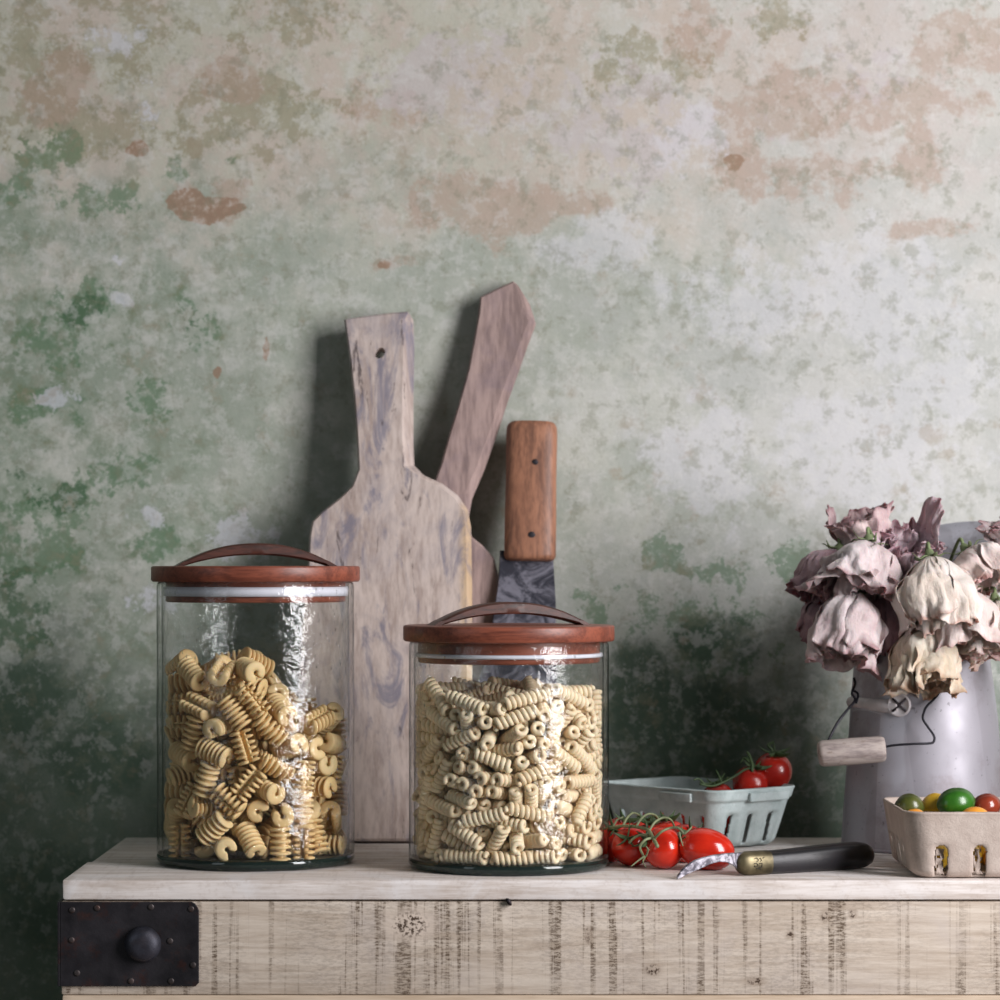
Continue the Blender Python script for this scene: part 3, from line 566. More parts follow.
JARS = {}
def jar(px, Yc, lid_top, label, handle_rz, seal, slant):
    X = (px - 500) * Yc / FOC
    RO, RI = .0703, .0668
    lid_bot = lid_top - .0112
    top = lid_bot - .0002
    J = thing('glass_jar', label, 'jar', (X, Yc, 0))
    bm = bmesh.new()
    bump_r = lambda i, r, z, a: (r + (.0005 * noise.noise(Vector((math.cos(a) * 2.2, math.sin(a) * 2.2, z * 26 + px)))), z)
    zs = [.0075 + (top - .0105) * k / 22 for k in range(23)]
    prof = [(RO - .0012, .0072)] + [(RO, z) for z in zs] + [(RO - .0004, top - .0012), (RO - .0014, top), (RI + .0012, top), (RI, top - .0012)] + [(RI, z) for z in reversed(zs)] + [(RI - .001, .0072)]
    rings = lathe(bm, prof, 128, rfun=bump_r)
    A, B = rings[0], rings[-1]
    for k in range(128): bm.faces.new((A[k], A[(k + 1) % 128], B[(k + 1) % 128], B[k]))
    link('glass_wall', bm, m_glass, J)
    bm = bmesh.new()
    lathe(bm, [(0, .0008), (RO * .80, .0004), (RO * .94, 0.0), (RO - .0016, .0010), (RO + .0002, .0036), (RO, .0062), (RO - .0006, .0071), (RI * .6, .0066), (0, .0062)], 128, rfun=bump_r)
    o = link('glass_base', bm, m_base, J); o['label'] = 'thick dark green glass base'
    LID = bmesh.new(); RL = .0743
    lathe(LID, [(0, lid_bot), (RL - .0012, lid_bot), (RL, lid_bot + .0012), (RL, lid_top - .0014), (RL - .0004, lid_top - .0004), (RL - .0016, lid_top), (0, lid_top)], 128)
    lid = link('lid', LID, m_lid, J); auto_smooth(lid, 50); lid['label'] = 'round reddish wooden lid'
    bm = bmesh.new(); RP = .0640
    za, zb, zc, zd = seal
    lathe(bm, [(0, zd), (RP - .001, zd), (RP, zd + .001), (RP, zc), (RP - .003, zc), (RP - .003, zb), (RP, zb), (RP, lid_bot), (0, lid_bot)], 128)
    auto_smooth(link('plug', bm, m_lid, lid), 50)
    bm = bmesh.new()
    rr = RI - .0003
    lathe(bm, [(RP - .0028, zc + .0002), (rr - .0006, zc + .0002), (rr, (zb + zc) / 2), (rr - .0006, zb - .0002), (RP - .0028, zb - .0002)], 128)
    o = link('seal', bm, m_seal, lid); o['label'] = 'white silicone seal ring'
    # arched strip handle
    bm = bmesh.new(); n = 40; half = .0575; W = .0115; rings = []
    for i in range(n + 1):
        u = -1 + 2 * i / n; x = half * u
        zt = lid_top + .0166 * (1 - abs(u) ** 2.15) - .0004
        th = .0015 + .0068 * (1 - abs(u) ** 2.2)
        zb_ = max(lid_top - .0006, zt - th) if abs(u) < .995 else lid_top - .0008
        w = W * (1 - .10 * abs(u))
        e = .0011
        sec = [(-w, zb_ + e), (-w + e, zb_), (w - e, zb_), (w, zb_ + e), (w, zt - e), (w - e, zt), (-w + e, zt), (-w, zt - e)]
        if zt - zb_ < .003: sec = [(-w, zb_ + .0001), (-w + e, zb_), (w - e, zb_), (w, zb_ + .0001), (w, zt - .0001 + .0004), (w - e, zt + .0004), (-w + e, zt + .0004), (-w, zt + .0003)]
        rings.append([bm.verts.new((x, y, z)) for y, z in sec])
    for A, B in zip(rings[:-1], rings[1:]):
        for k in range(8): bm.faces.new((A[k], A[(k + 1) % 8], B[(k + 1) % 8], B[k]))
    bm.faces.new(rings[0]); bm.faces.new(list(reversed(rings[-1])))
    bm.transform(Matrix.Rotation(handle_rz, 4, 'Z'))
    h = link('handle', bm, m_handle, lid); auto_smooth(h, 45); h['label'] = 'arched shaded wooden strip handle'
    return X
zy = lambda y, Y: CAM_H - (y - 565) * Y / FOC
J1Y, J2Y = 2.120, 2.0890
jf = 2.057
X1 = jar(255.7, J1Y, .2114, 'taller glass jar of curled ridged pasta at the left, closed by a reddish wooden lid', math.radians(12), (0, zy(587, jf), zy(597, jf), zy(603, jf)), 0)
jf = 2.03
X2 = jar(508.8, J2Y, .1699, 'shorter glass jar of pale spiral pasta in the middle, closed by a reddish wooden lid', math.radians(16), (0, zy(655, jf), zy(659.5, jf), zy(665, jf)), 0)

# ---------------------------------------------------------------- pasta
def pasta_mat(name, a, b):
    t = NT(name)
    oi = t.n.new('ShaderNodeObjectInfo')
    f = t.math('ADD', t.math('MULTIPLY', oi.outputs['Random'], .6), t.math('MULTIPLY', t.noise(120, 4), .4))
    return t.fin(t.mix(f, a, b), .55, 0., t.bump(t.noise(700, 4), .25, .0003), Subsurface_Weight=.12, Subsurface_Scale=.003)
m_p1 = pasta_mat('durum pasta warm', S(220, 182, 124), S(240, 212, 162))
m_p2 = pasta_mat('durum pasta pale', S(228, 202, 166), S(245, 227, 197))
def ridged_pasta(v):
    bm = bmesh.new(); rnd = random.Random(v)
    nf = 6 + (v % 2); L = .0212; a0 = .42; a1 = 5.55 + .25 * v
    def sweep(z, th, ri0, ro0, ri1, ro1, steps=20, tilt=0):
        rings = []
        for i in range(steps + 1):
            u = i / steps; a = a0 + (a1 - a0) * u
            k = u ** 1.4
            ri = ri0 + (ri1 - ri0) * k; ro = ro0 + (ro1 - ro0) * k
            e = .28
            cosa, sina = math.cos(a), math.sin(a)
            sec = []
            end = 1.0 if 0 < i < steps else .55
            for (fr, fz) in ((0, -.8), (.3, -1), (.74, -.92), (1, -.38), (1, .38), (.74, .92), (.3, 1), (0, .8)):
                mid = .5; fr = mid + (fr - mid) * end
                r = ri + (ro - ri) * fr
                sec.append(bm.verts.new((r * cosa, r * sina, z + fz * th * .5 * end + tilt * r * cosa)))
            rings.append(sec)
        for A, B in zip(rings[:-1], rings[1:]):
            for k in range(8): bm.faces.new((A[k], A[(k + 1) % 8], B[(k + 1) % 8], B[k]))
        bm.faces.new(rings[0]); bm.faces.new(list(reversed(rings[-1])))
    for i in range(nf):
        z = -L / 2 + L * i / (nf - 1)
        sweep(z + rnd.uniform(-.0002,   .0002), .0026, .0020, .0087 + rnd.uniform(-.0003, .0002), .0010, .0066, tilt=rnd.uniform(-.03, .03))
    sweep(0, L, .0024, .0042, .0012, .0030, 16)
    bmesh.ops.recalc_face_normals(bm, faces=bm.faces)
    me = bpy.data.meshes.new('ridged_pasta'); bm.to_mesh(me); bm.free()
    for p in me.polygons: p.use_smooth = True
    me.materials.append(m_p1); return me
def spiral_pasta(v):
    bm = bmesh.new(); rnd = random.Random(v + 7)
    turns = [8, 9, 7, 8][v]; L = .0325 * turns / 8.5; steps = turns * 13; rings = []
    bend = [0, .4, -.3, .5][v]
    for i in range(steps + 1):
        u = i / steps; a = 2 * math.pi * turns * u; z = -L / 2 + L * u
        sec = []; k = .75 if i in (0, steps) else 1
        for j in range(8):
            b = 2 * math.pi * j / 8
            r = .0031 + .0020 * k * math.cos(b); zz = z + .00195 * k * math.sin(b)
            sec.append(bm.verts.new((r * math.cos(a) + bend * (zz * zz) * 6, r * math.sin(a), zz)))
        rings.append(sec)
    for A, B in zip(rings[:-1], rings[1:]):
        for k in range(8): bm.faces.new((A[k], B[k], B[(k + 1) % 8], A[(k + 1) % 8]))
    bm.faces.new(rings[0]); bm.faces.new(list(reversed(rings[-1])))
    bmesh.ops.recalc_face_normals(bm, faces=bm.faces)
    me = bpy.data.meshes.new('spiral_pasta'); bm.to_mesh(me); bm.free()
    for p in me.polygons: p.use_smooth = True
    me.materials.append(m_p2); return me
def pour(name, meshes, data, X, Y, label, group, seed):
    rnd = random.Random(seed); proto = None
    vals = [int(x) for x in data.split()]
    for k in range(0, len(vals), 7):
        x, y, z, qw, qx, qy, qz = vals[k:k + 7]
        if proto is None:
            o = bpy.data.objects.new(name, meshes[0]); tag(o, label, 'pasta', group); o.rotation_mode = 'QUATERNION'; proto = o
        else: o = proto.copy()
        o.data = meshes[rnd.randrange(len(meshes))]
        COL.objects.link(o)
        o.location = (X + x * 1e-4, Y + y * 1e-4, .0066 + z * 1e-4)
        q = Quaternion((qw / 100, qx / 100, qy / 100, qz / 100)).normalized()
        o.rotation_quaternion = q @ Quaternion((0, 0, 1), rnd.uniform(0, 6.28))
pour('ridged_pasta', [ridged_pasta(v) for v in range(3)], PASTA_A, X1, J1Y, 'curled ridged pasta piece heaped in the taller left jar', 'curled ridged pasta in the taller jar', 3)
pour('spiral_pasta', [spiral_pasta(v) for v in range(4)], PASTA_B, X2, J2Y, 'pale spiral tube pasta piece heaped in the shorter middle jar', 'spiral pasta in the shorter jar', 4)

# ================================================================= leaning boards and cleaver
def plane_pt(px, py, Y0, k):
    c = (py - 565) / FOC
    Y = (Y0 + k * CAM_H) / (1 + k * c)
    return P(px, py, Y)
def lean_outline(pts, Y0, k): return [plane_pt(x, y, Y0, k) for x, y in pts]
def ground(o_pts):   # lowest points rest on the bench
    return o_pts
# paddle board
Y0, K = 2.258, .205
outl = [(344, 318), (360, 315), (392, 311), (408, 310), (413, 316), (414, 345), (413, 400), (413, 440), (414, 462), (424, 473), (442, 481), (458, 493), (468, 508), (471, 525),
        (472, 580), (472, 680), (470, 780), (466, 815), (455, 830), (440, 838.2), (420, 839.5), (330, 839.5), (312, 836), (298, 822), (292, 800), (296, 700), (303, 600), (308, 560), (309, 535), (312, 520), (322, 510), (340, 496), (352, 484), (358, 468), (357, 445), (354, 400), (349, 355)]
pts = lean_outline(outl, Y0, K)
nrm = Vector((0, 1, -K)).normalized()
ins = []
for x, y in outl:
    if 311 < y < 470 and x > 400: ins.append(.0085)
    elif x > 413 and y < 700: ins.append(.0042)
    else: ins.append(.0016)
def paddle_extra(t, c):
    q = t.ramp(t.math('ABSOLUTE', t.math('SUBTRACT', t.sep(0), .066)), .004, .012, 1, 0)
    c = t.mix(t.math('MULTIPLY', t.math('MULTIPLY', q, t.ramp(t.sep(2), .27, .25, 0, 1)), .65), c, S(196, 162, 114))
    v = t.map(scale=(26, 20, 7), rot=(0, .42, 0))
    c = t.mix(t.math('MULTIPLY', t.ramp(t.noise(1.6, 7, .7, vec=v, dist=1.2), .50, .64), .7), c, S(104, 104, 124))
    v = t.map(scale=(60, 20, 11), rot=(0, .55, 0))
    return t.mix(t.math('MULTIPLY', t.ramp(t.noise(1.5, 8, .75, vec=v, dist=1.4), .60, .66), .8), c, S(64, 52, 52))
m_paddle = wood('bleached spalted board wood', S(202, 186, 178), S(160, 142, 134), 'z', .8, .6, .7, S(146, 138, 144), .6, extra=paddle_extra)
base = Vector((plane_pt(384, 846, Y0, K).x, Y0, 0))
bm = slab(pts, .0145, nrm, ins, .0016)
pad = solo('cutting_board', bm, m_paddle, base, smooth=False, sharp=28)
hole = bmesh.new(); c = plane_pt(380, 352, Y0, K) - base
tube(hole, [c - nrm * .01, c + nrm * .03], .0038, 14, flat=(1, 1.25)); cut(pad, hole)
tag(pad, 'pale bleached wooden paddle board with a holed handle, leaning on the wall behind the jars', 'cutting board')
def fit_floor(o):
    """let the foot of a leaning thing just touch the bench top"""
    mz = min((o.matrix_basis @ v.co).z for v in o.data.vertices)
    o.location.z -= mz
fit_floor(pad)
# club handled board, tilted to the right, its body behind the paddle board
Y0b, Kb = 2.296, .130
outl2 = [(480, 300), (498, 291), (513, 284), (518, 288), (530, 306), (536, 325), (528, 346), (519, 372), (508, 402), (497, 436), (484, 472), (472, 500), (468, 522), (472, 540), (482, 548), (494, 561), (499, 580), (499, 660), (497, 780), (490, 834), (480, 840.5), (384, 840.5), (378, 832), (376, 660), (380, 560), (392, 524), (412, 505), (432, 490), (441, 466), (448, 440), (458, 408), (468, 372), (474, 340), (478, 318)]
pts2 = lean_outline(outl2, Y0b, Kb); n2 = Vector((0, 1, -Kb)).normalized()
ins2 = [.006 if 4 <= i <= 11 else .0016 for i in range(len(outl2))]
m_club = wood('greyed brown board wood', S(170, 146, 140), S(122, 102, 98), 'z', .8, .35, .7, S(120, 104, 112), .6)
b2 = solo('cutting_board', slab(pts2, .016, n2, ins2, .002), m_club, (P(410, 847, Y0b).x, Y0b, 0), smooth=False, sharp=26)
tag(b2, 'grey brown wooden board with a long handle tilted right, mostly hidden behind the paddle board', 'cutting board')
fit_floor(b2)
# cleaver standing on its blade
Y0c, Kc = 2.262, .222
n3 = Vector((0, 1, -Kc)).normalized()
cl = thing('cleaver', 'old iron cleaver with a brown riveted wooden handle, standing behind the shorter jar', 'cleaver', (P(530, 845, Y0c).x, Y0c, 0))
bl = lean_outline([(500, 548), (553, 548), (556, 600), (557, 700), (556, 800), (552, 843.6), (472, 843.6), (468, 800), (476, 690), (492, 620), (498, 580)], Y0c, Kc)
bl = [p + n3 * .0075 for p in bl]
zmin = min(p.z for p in bl); bl = [p - Vector((0, 0, zmin - .0002)) * 1 if p.z < .01 else p for p in bl]
t = NT('old blade steel'); f = t.ramp(t.noise(45, 7, .7, dist=1.5), .42, .62)
m_blade = t.fin(t.mix(f, S(58, 58, 68), S(132, 130, 142)), .5, .6, t.bump(t.noise(200, 6), .4, .0005))
part('blade', slab(bl, .004, n3, .0008, .0008), m_blade, cl, smooth=False, sharp=30)
hp = [plane_pt(532, 421, Y0c, Kc), plane_pt(530, 559, Y0c, Kc)]
bm = bmesh.new()
ax = (hp[0] - hp[1]); Lh = ax.length
prof = []
N = 20
rings = []
side = Vector((1, 0, 0)); axn = ax.normalized(); side = (side - axn * side.dot(axn)).normalized(); fr = axn.cross(side)
for i, (u, s_) in enumerate([(0, .80), (.012, .93), (.035, 1.0), (.3, 1.0), (.6, .98), (.9, 1.0), (.965, .985), (.988, .93), (1.0, .86)]):
    c = hp[1] + ax * u + n3 * .0075
    ring = []
    for k in range(28):
        a = 2 * math.pi * k / 28
        ca, sa = math.cos(a), math.sin(a)
        sx = math.copysign(abs(ca) ** .55, ca) * .0202 * s_; sy = math.copysign(abs(sa) ** .8, sa) * .0105 * s_
        ring.append(bm.verts.new(c + side * sx + fr * sy))
    rings.append(ring)
for A, B in zip(rings[:-1], rings[1:]):
    for k in range(28): bm.faces.new((A[k], A[(k + 1) % 28], B[(k + 1) % 28], B[k]))
bm.faces.new(rings[0]); bm.faces.new(list(reversed(rings[-1])))
m_ch = wood('worn brown handle wood', S(164, 114, 88), S(108, 72, 56), 'z', 1.1, .3, .5, S(130, 88, 68), .6)
hd = part('handle', bm, m_ch, cl, sharp=50); hd['label'] = 'brown wooden handle with two rivets'
for (px, py, sc_) in ((535, 463, 1), (531.5, 536, 1.15)):
    c = plane_pt(px, py, Y0c, Kc) - n3 * .0026
    part('rivet', dome(c, .0026 * sc_, .0009, 14), m_plate, hd)

# ================================================================= berry baskets
def basket(name, label, cat, loc, rz, w, d, h, mat, slots, taper=.84, lip=.0, wave=.0016, rc=.016, th=.0018, tabs=False, group=None, seed=0, pw=.010, hw=.0023, sh=.58, sb=.0022):
    """moulded tray: rim w by d at height h, narrower foot, fluted wall with open slots; slots: list of (side, offset from the middle)"""
    B = thing(name, label, cat, loc, rz, group)
    step = .0009
    # perimeter of the rim, corner radius rc
    segs = [('f', w - 2 * rc), ('c', 0), ('r', d - 2 * rc), ('c', 1), ('b', w - 2 * rc), ('c', 2), ('l', d - 2 * rc), ('c', 3)]
    per = []
    for kind, val in segs:
        if kind == 'c':
            cx, cy = [(w / 2 - rc, -d / 2 + rc), (w / 2 - rc, d / 2 - rc), (-w / 2 + rc, d / 2 - rc), (-w / 2 + rc, -d / 2 + rc)][val]
            n = 10
            for i in range(n):
                a = -math.pi / 2 + val * math.pi / 2 + (math.pi / 2) * i / n
                per.append((cx + rc * math.cos(a), cy + rc * math.sin(a), math.cos(a), math.sin(a), None, 0))
        else:
            n = max(2, int(round(val / step)))
            for i in range(n):
                s = -val / 2 + val * i / n
                x, y, nx, ny = {'f': (s, -d / 2, 0, -1), 'r': (w / 2, s, 1, 0), 'b': (-s, d / 2, 0, 1), 'l': (-w / 2, -s, -1, 0)}[kind]
                per.append((x, y, nx, ny, kind, s + val / n / 2))
    M = len(per); NZ_ = 44
    bm = bmesh.new(); rings = []
    slot_h = h * sh
    for j in range(NZ_ + 1):
        v = j / NZ_; z = h * v
        k = taper + (1 - taper) * (v ** .9)
        r_in = 0.004 * max(0, 1 - z / .005) ** 2          # round the foot edge
        ring = []
        for (x, y, nx, ny, kind, s) in per:
            X, Y_ = x * k, y * k
            o_ = -r_in
            if kind and slots:
                m = min(1, max(0, (slot_h * 1.08 - z) / .004))
                dd = min([abs(s * k - so) for sd, so in slots if sd == kind] or [9])
                o_ += wave * m * (math.exp(-(dd / (pw * .5)) ** 4) * -1.0)
            if lip: o_ += lip * max(0, min(1, (v - .80) / .03))
            zz = z + .0004 * noise.noise(Vector((X * 150, Y_ * 150, seed))) * (1 if j == NZ_ else .0)
            if j == NZ_: o_ += .0005
            ring.append(bm.verts.new((X + nx * o_, Y_ + ny * o_, zz + .0009)))
        rings.append(ring)
    for j in range(NZ_):
        for i in range(M):
            i2 = (i + 1) % M; kind, s = per[i][4], per[i][5]
            v = (j + .5) / NZ_; z = h * v; k = taper + (1 - taper) * v ** .9
            if kind:
                op = False
                for sd, so in slots:
                    if sd != kind: continue
                    dx = abs(s * k - so)
                    top = slot_h - hw
                    if z > sb and dx < hw and (z < top or (z - top) ** 2 + dx ** 2 < hw * hw): op = True
                if op: continue
            bm.faces.new((rings[j][i], rings[j][i2], rings[j + 1][i2], rings[j + 1][i]))
    c = bm.verts.new((0, 0, .0009))
    for i in range(M): bm.faces.new((rings[0][(i + 1) % M], rings[0][i], c))
    bmesh.ops.recalc_face_normals(bm, faces=bm.faces)
    me = bpy.data.meshes.new('tray'); bm.to_mesh(me); bm.free()
    me.materials.append(mat)
    o = bpy.data.objects.new('tray', me); COL.objects.link(o); o.parent = B
    for p in me.polygons: p.use_smooth = True
    m = o.modifiers.new('t', 'SOLIDIFY'); m.thickness = th; m.offset = -1
    if tabs:
        for sd, s0_, s1_ in tabs:
            if sd == 'l': bb = box_bm(-w / 2 - lip - .0022, -w / 2 - lip + .0004, s0_, s1_, h * .82, h * .97, .0008)
            else: bb = box_bm(s0_, s1_, -d / 2 - lip - .0020, -d / 2 - lip + .0006, h * .82, h * .97, .0008)
            link('rim_tab', bb, mat, B)
    return B
def pulp(name, a, b, rough=.85):
    t = NT(name)
    c = t.mix(t.ramp(t.noise(40, 6, .6), .35, .65), a, b)
    c = t.mix(t.math('MULTIPLY', t.ramp(t.noise(500, 4, .7), .58, .66), .25), c, tuple(x * .45 for x in a))
    h = t.math('ADD', t.noise(300, 5, .7), t.math('MULTIPLY', t.noise(900, 4), .4))
    return t.fin(c, rough, 0., t.bump(h, .5, .0009))
m_kraft = pulp('grey brown moulded pulp', S(176, 160, 150), S(196, 182, 172))
m_mint = pulp('pale mint moulded pulp', S(164, 178, 178), S(188, 200, 200))
kx0, ky0 = .2730, 1.9995
KW, KD, KH = .134, .132, .0440
kb = basket('berry_basket', 'grey brown pulp basket of limes and small fruit on the front right of the bench', 'basket',
            (kx0 + KW / 2, ky0 + KD / 2, 0), 0, KW, KD, KH, m_kraft,
            [('f', -.0423), ('f', -.0162), ('f', .010), ('f', .036), ('l', -.045), ('l', -.036), ('l', -.02), ('l', 0), ('l', .022), ('r', -.03), ('r', 0), ('r', .03), ('b', -.03), ('b', 0), ('b', .03)], taper=.90, seed=3, wave=.0014, hw=.0043, sh=.50, sb=.0)
mb = basket('berry_basket', 'pale mint green pulp basket holding vine tomatoes, standing at the back', 'basket',
            (.1500, 2.2615, 0), math.atan2(.060, .066), .089, .126, .0440, m_mint,
            [('f', -.022), ('f', 0), ('f', .022), ('l', -.042), ('l', -.021), ('l', 0), ('l', .021), ('l', .042), ('r', -.03), ('r', 0), ('r', .03)], taper=.80, lip=.0022, wave=.0030, rc=.012, seed=8, pw=.013,
            tabs=[('l', -.050 + .01, -.012 + .005), ('f', -.012, .03)])

# torn scraps of pulp left hanging in two of the slots
for sx, sd in ((-.0423, 1), (-.0162, 5)):
    bm = bmesh.new(); rows = []
    for j in range(9):
        z = .003 + .017 * j / 8; row = []
        for i in range(6):
            x = sx - .0036 + .0062 * i / 5 * (1 - .45 * abs(noise.noise(Vector((j * .6, sd, 0)))))
            row.append(bm.verts.new((kx0 + KW / 2 + x, ky0 + .0092 + .0022 * noise.noise(Vector((i * .5, j * .5, sd))), z + .001 * noise.noise(Vector((i * .9, j, sd * 2))))))
        rows.append(row)
    for j in range(8):
        for i in range(5):
            if noise.noise(Vector((i * .8, j * .55, sd * 3.3))) < .22: bm.faces.new((rows[j][i], rows[j][i + 1], rows[j + 1][i + 1], rows[j + 1][i]))
    for v in [v for v in bm.verts if not v.link_faces]: bm.verts.remove(v)
    o = part('torn_flap', bm, m_kraft, kb); m = o.modifiers.new('t', 'SOLIDIFY'); m.thickness = .0009

# ---------------------------------------------------------------- fruit
def fruit_mat(name, a, b, rough=.25, bump=.05, bs=900):
    t = NT(name)
    return t.fin(t.mix(t.ramp(t.noise(45, 4), .35, .65), a, b), rough, 0., t.bump(t.noise(bs, 3), bump, .0004), Coat_Weight=.2, Coat_Roughness=.15)
m_tom = fruit_mat('ripe tomato skin', S(172, 26, 14), S(198, 42, 20), .16, .01)
m_tom_shade = fruit_mat('shaded tomato skin', S(142, 24, 16), S(168, 34, 20), .26, .01)  # darker copy of the skin, the basket's shade put into its colour
m_vine = plain('green vine stem', S(112, 120, 88), .55, nscale=90, var=.3)
m_calyx = plain('dark green calyx', S(52, 72, 38), .6, nscale=90, var=.3)
def tomato_bm(c, r, ax=(0, 0, 1), stretch=1.0, seed=0, dimple=.22):
    bm = bmesh.new(); prof = []
    n = 22
    for i in range(n + 1):
        th = math.pi * i / n
        rr = r * math.sin(th); z = -r * math.cos(th) * stretch
        z -= r * dimple * math.exp(-((rr / (r * .30)) ** 2)) * (1 if i > n / 2 else 0)
        z += r * .05 * math.exp(-((rr / (r * .20)) ** 2)) * (0 if i > n / 2 else 1)
        prof.append((rr if 0 < i < n else 0, z))
    lathe(bm, prof, 32, rfun=lambda i, q, z, a: (q * (1 + .018 * math.cos(3 * a + seed) + .012 * math.cos(5 * a + seed * 2)), z))
    q = Vector(ax).normalized().to_track_quat('Z', 'X')
    bm.transform(Matrix.Translation(c) @ q.to_matrix().to_4x4())
    return bm
def calyx_bm(c, r, ax, n=5, length=1.0, seed=0, curl=.5):
    """star of pointed sepals about the point where the stem enters"""
    bm = bmesh.new(); rnd = random.Random(seed)
    for k in range(n):
        a = 2 * math.pi * k / n + rnd.uniform(-.2, .2); L = r * length * rnd.uniform(.8, 1.1)
        pts = []; rad = []
        for i in range(7):
            u = i / 6; d = L * u
            pts.append((d * math.cos(a), d * math.sin(a), r * (.10 + curl * u * u - .18 * u)))
            rad.append(max(.0003, r * .13 * math.sin(math.pi * min(1, .25 + .75 * u)) + .0002))
        tube(bm, pts, rad, 6, flat=(1, .4))
    q = Vector(ax).normalized().to_track_quat('Z', 'X')
    bm.transform(Matrix.Translation(c) @ q.to_matrix().to_4x4())
    return bm

tr = thing('tomato_truss', 'bright red tomatoes on a green vine lying in front of the mint basket', 'tomatoes', (.105, 2.10, 0))
spec = [(663, .0146, 2.072, (-.65, -.25, .35), 1.0), (631, .0140, 2.092, (-.2, -.75, .45), 1.0), (611, .0142, 2.122, (.1, -.6, .6), 1), (650, .0140, 2.121, (0, -.1, .9), 1),
        (620, .0145, 2.157, (.2, -.3, .9), 1), (686, .0138, 2.118, (.2, -.6, .5), 1), (669, .0142, 2.151, (-.1, -.1, 1), 1), (645, .0138, 2.152, (.1, .1, 1), 1)]
TOM = []
for k, (px, r, Y_, ax, st) in enumerate(spec):
    c = Vector(((px - 500) * Y_ / FOC, Y_, r * .985))
    o = part('tomato', tomato_bm(c, r, ax, st, k), m_tom, tr)
    TOM.append((c, r, Vector(ax).normalized()))
    cp = c + Vector(ax).normalized() * r * .93
    part('calyx', calyx_bm(cp, r * .9, ax, 5, .85, k, .55), m_calyx, o)
c = P(706, 850, 2.066); c.z = .0143
o = part('tomato', tomato_bm(c, .0146, (-.93, .05, .22), 1.40, 5, .12), m_tom, tr); o['label'] = 'plum shaped red tomato lying on its side'
cp = c + Vector((-.93, .05, .22)).normalized() * .0190
part('calyx', calyx_bm(cp, .012, (-.93, -.35, .32), 5, .95, 5, .2), m_calyx, o)
bm = bmesh.new()
def vine(pts, r0, r1=None, Y0_=None):
    p = [P(*q) for q in pts]; p = catmull(p, 5)
    n = len(p); tube(bm, p, [r0 + ((r1 or r0) - r0) * i / (n - 1) for i in range(n)], 8)
vine([(657.5, 846.5, 2.045), (652, 836, 2.058), (648, 830, 2.066), (637, 827, 2.078), (623, 826, 2.09), (608, 828, 2.10), (598, 829, 2.11)], .0013, .0010)
vine([(649, 831, 2.065), (655, 822, 2.068), (664, 817.5, 2.075), (671, 820, 2.085), (675, 828, 2.095)], .0009, .0007)
vine([(636, 827, 2.078), (641, 819, 2.082), (648, 814, 2.095), (655, 815, 2.105), (659, 820, 2.115)], .0009, .0007)
vine([(623, 826, 2.09), (627, 818, 2.095), (633, 813, 2.11), (639, 815, 2.125)], .0009, .0007)
vine([(613, 827, 2.096), (617, 820, 2.105), (623, 817, 2.12)], .0008, .0006)
vine([(654, 839, 2.054), (661, 832, 2.050), (670, 828, 2.052), (678, 828, 2.050), (684, 834, 2.049)], .0010, .0008)
vine([(651, 835, 2.060), (641, 835, 2.066), (634, 838, 2.068), (629, 843, 2.070)], .0010, .0008)
vine([(652, 838, 2.056), (645, 840, 2.052), (640, 847, 2.052), (643, 855, 2.055)], .0010, .0008)
vine([(645, 856, 2.052), (639, 860, 2.046), (631, 866.5, 2.042)], .0009, .0003)
vine([(645, 857, 2.052), (643, 862, 2.044), (646, 867, 2.042)], .0007, .0003)
vine([(646, 856, 2.052), (648, 850, 2.047), (646, 846, 2.046)], .0008, .0003)
vine([(684, 834, 2.049), (690, 829, 2.05), (692, 826, 2.055)], .0009, .0003)
vine([(679, 832, 2.049), (681, 840, 2.047), (683, 846, 2.046)], .0008, .0003)
part('vine_stem', bm, m_vine, tr)

# the truss inside the mint basket
tr2 = thing('tomato_truss', 'shaded red tomatoes with dark green calyxes heaped inside the mint basket', 'tomatoes', (.15, 2.262, .003))
rnd = random.Random(4)
Rm = Matrix.Rotation(math.atan2(.060, .066), 4, 'Z')
lower = [(-.018, -.008), (.015, -.008), (-.018, .023), (.015, .023)]
for k, (x, y) in enumerate(lower):
    q = Rm @ Vector((x, y, 0)); c = Vector((.150 + q.x, 2.2615 + q.y, .0172))
    part('tomato', tomato_bm(c, .0140, (rnd.uniform(-.3, .3), rnd.uniform(-.3, .3), 1), 1, k), m_tom_shade, tr2)
for (px, py, Y_, r, ax) in ((750, 784, 2.254, .0136, (.25, -.2, .9)), (773, 771, 2.266, .0148, (.05, -.35, .9)), (718, 800, 2.25, .0130, (-.2, -.2, 1))):
    c = P(px, py, Y_); o = part('tomato', tomato_bm(c, r, ax, 1.0, px), m_tom_shade, tr2)
    part('calyx', calyx_bm(c + Vector(ax).normalized() * r * .95, r * .95, ax, 5, .95, px, .5), m_calyx, o)
bm = bmesh.new()
vine([(752, 772, 2.245), (752, 764, 2.247), (749, 755, 2.25), (747, 752, 2.252)], .0012, .0009)
vine([(752, 768, 2.247), (744, 770, 2.246), (735, 776, 2.244), (724, 782, 2.24), (712, 786, 2.235), (700, 784, 2.23)], .0010, .0008)
vine([(775, 757, 2.262), (772, 750, 2.262), (768, 745, 2.262), (774, 742, 2.262)], .0012, .0008)
vine([(749, 762, 2.248), (744, 758, 2.25), (740, 764, 2.25)], .0009, .0004)
vine([(722, 784, 2.24), (719, 776, 2.242), (716, 770, 2.244)], .0009, .0004)
vine([(775, 757, 2.262), (783, 752, 2.262), (787, 758, 2.26)], .0009, .0004)
vine([(705, 785, 2.232), (699, 779, 2.232), (694, 780, 2.23)], .0009, .0005)
part('vine_stem', bm, m_calyx, tr2)

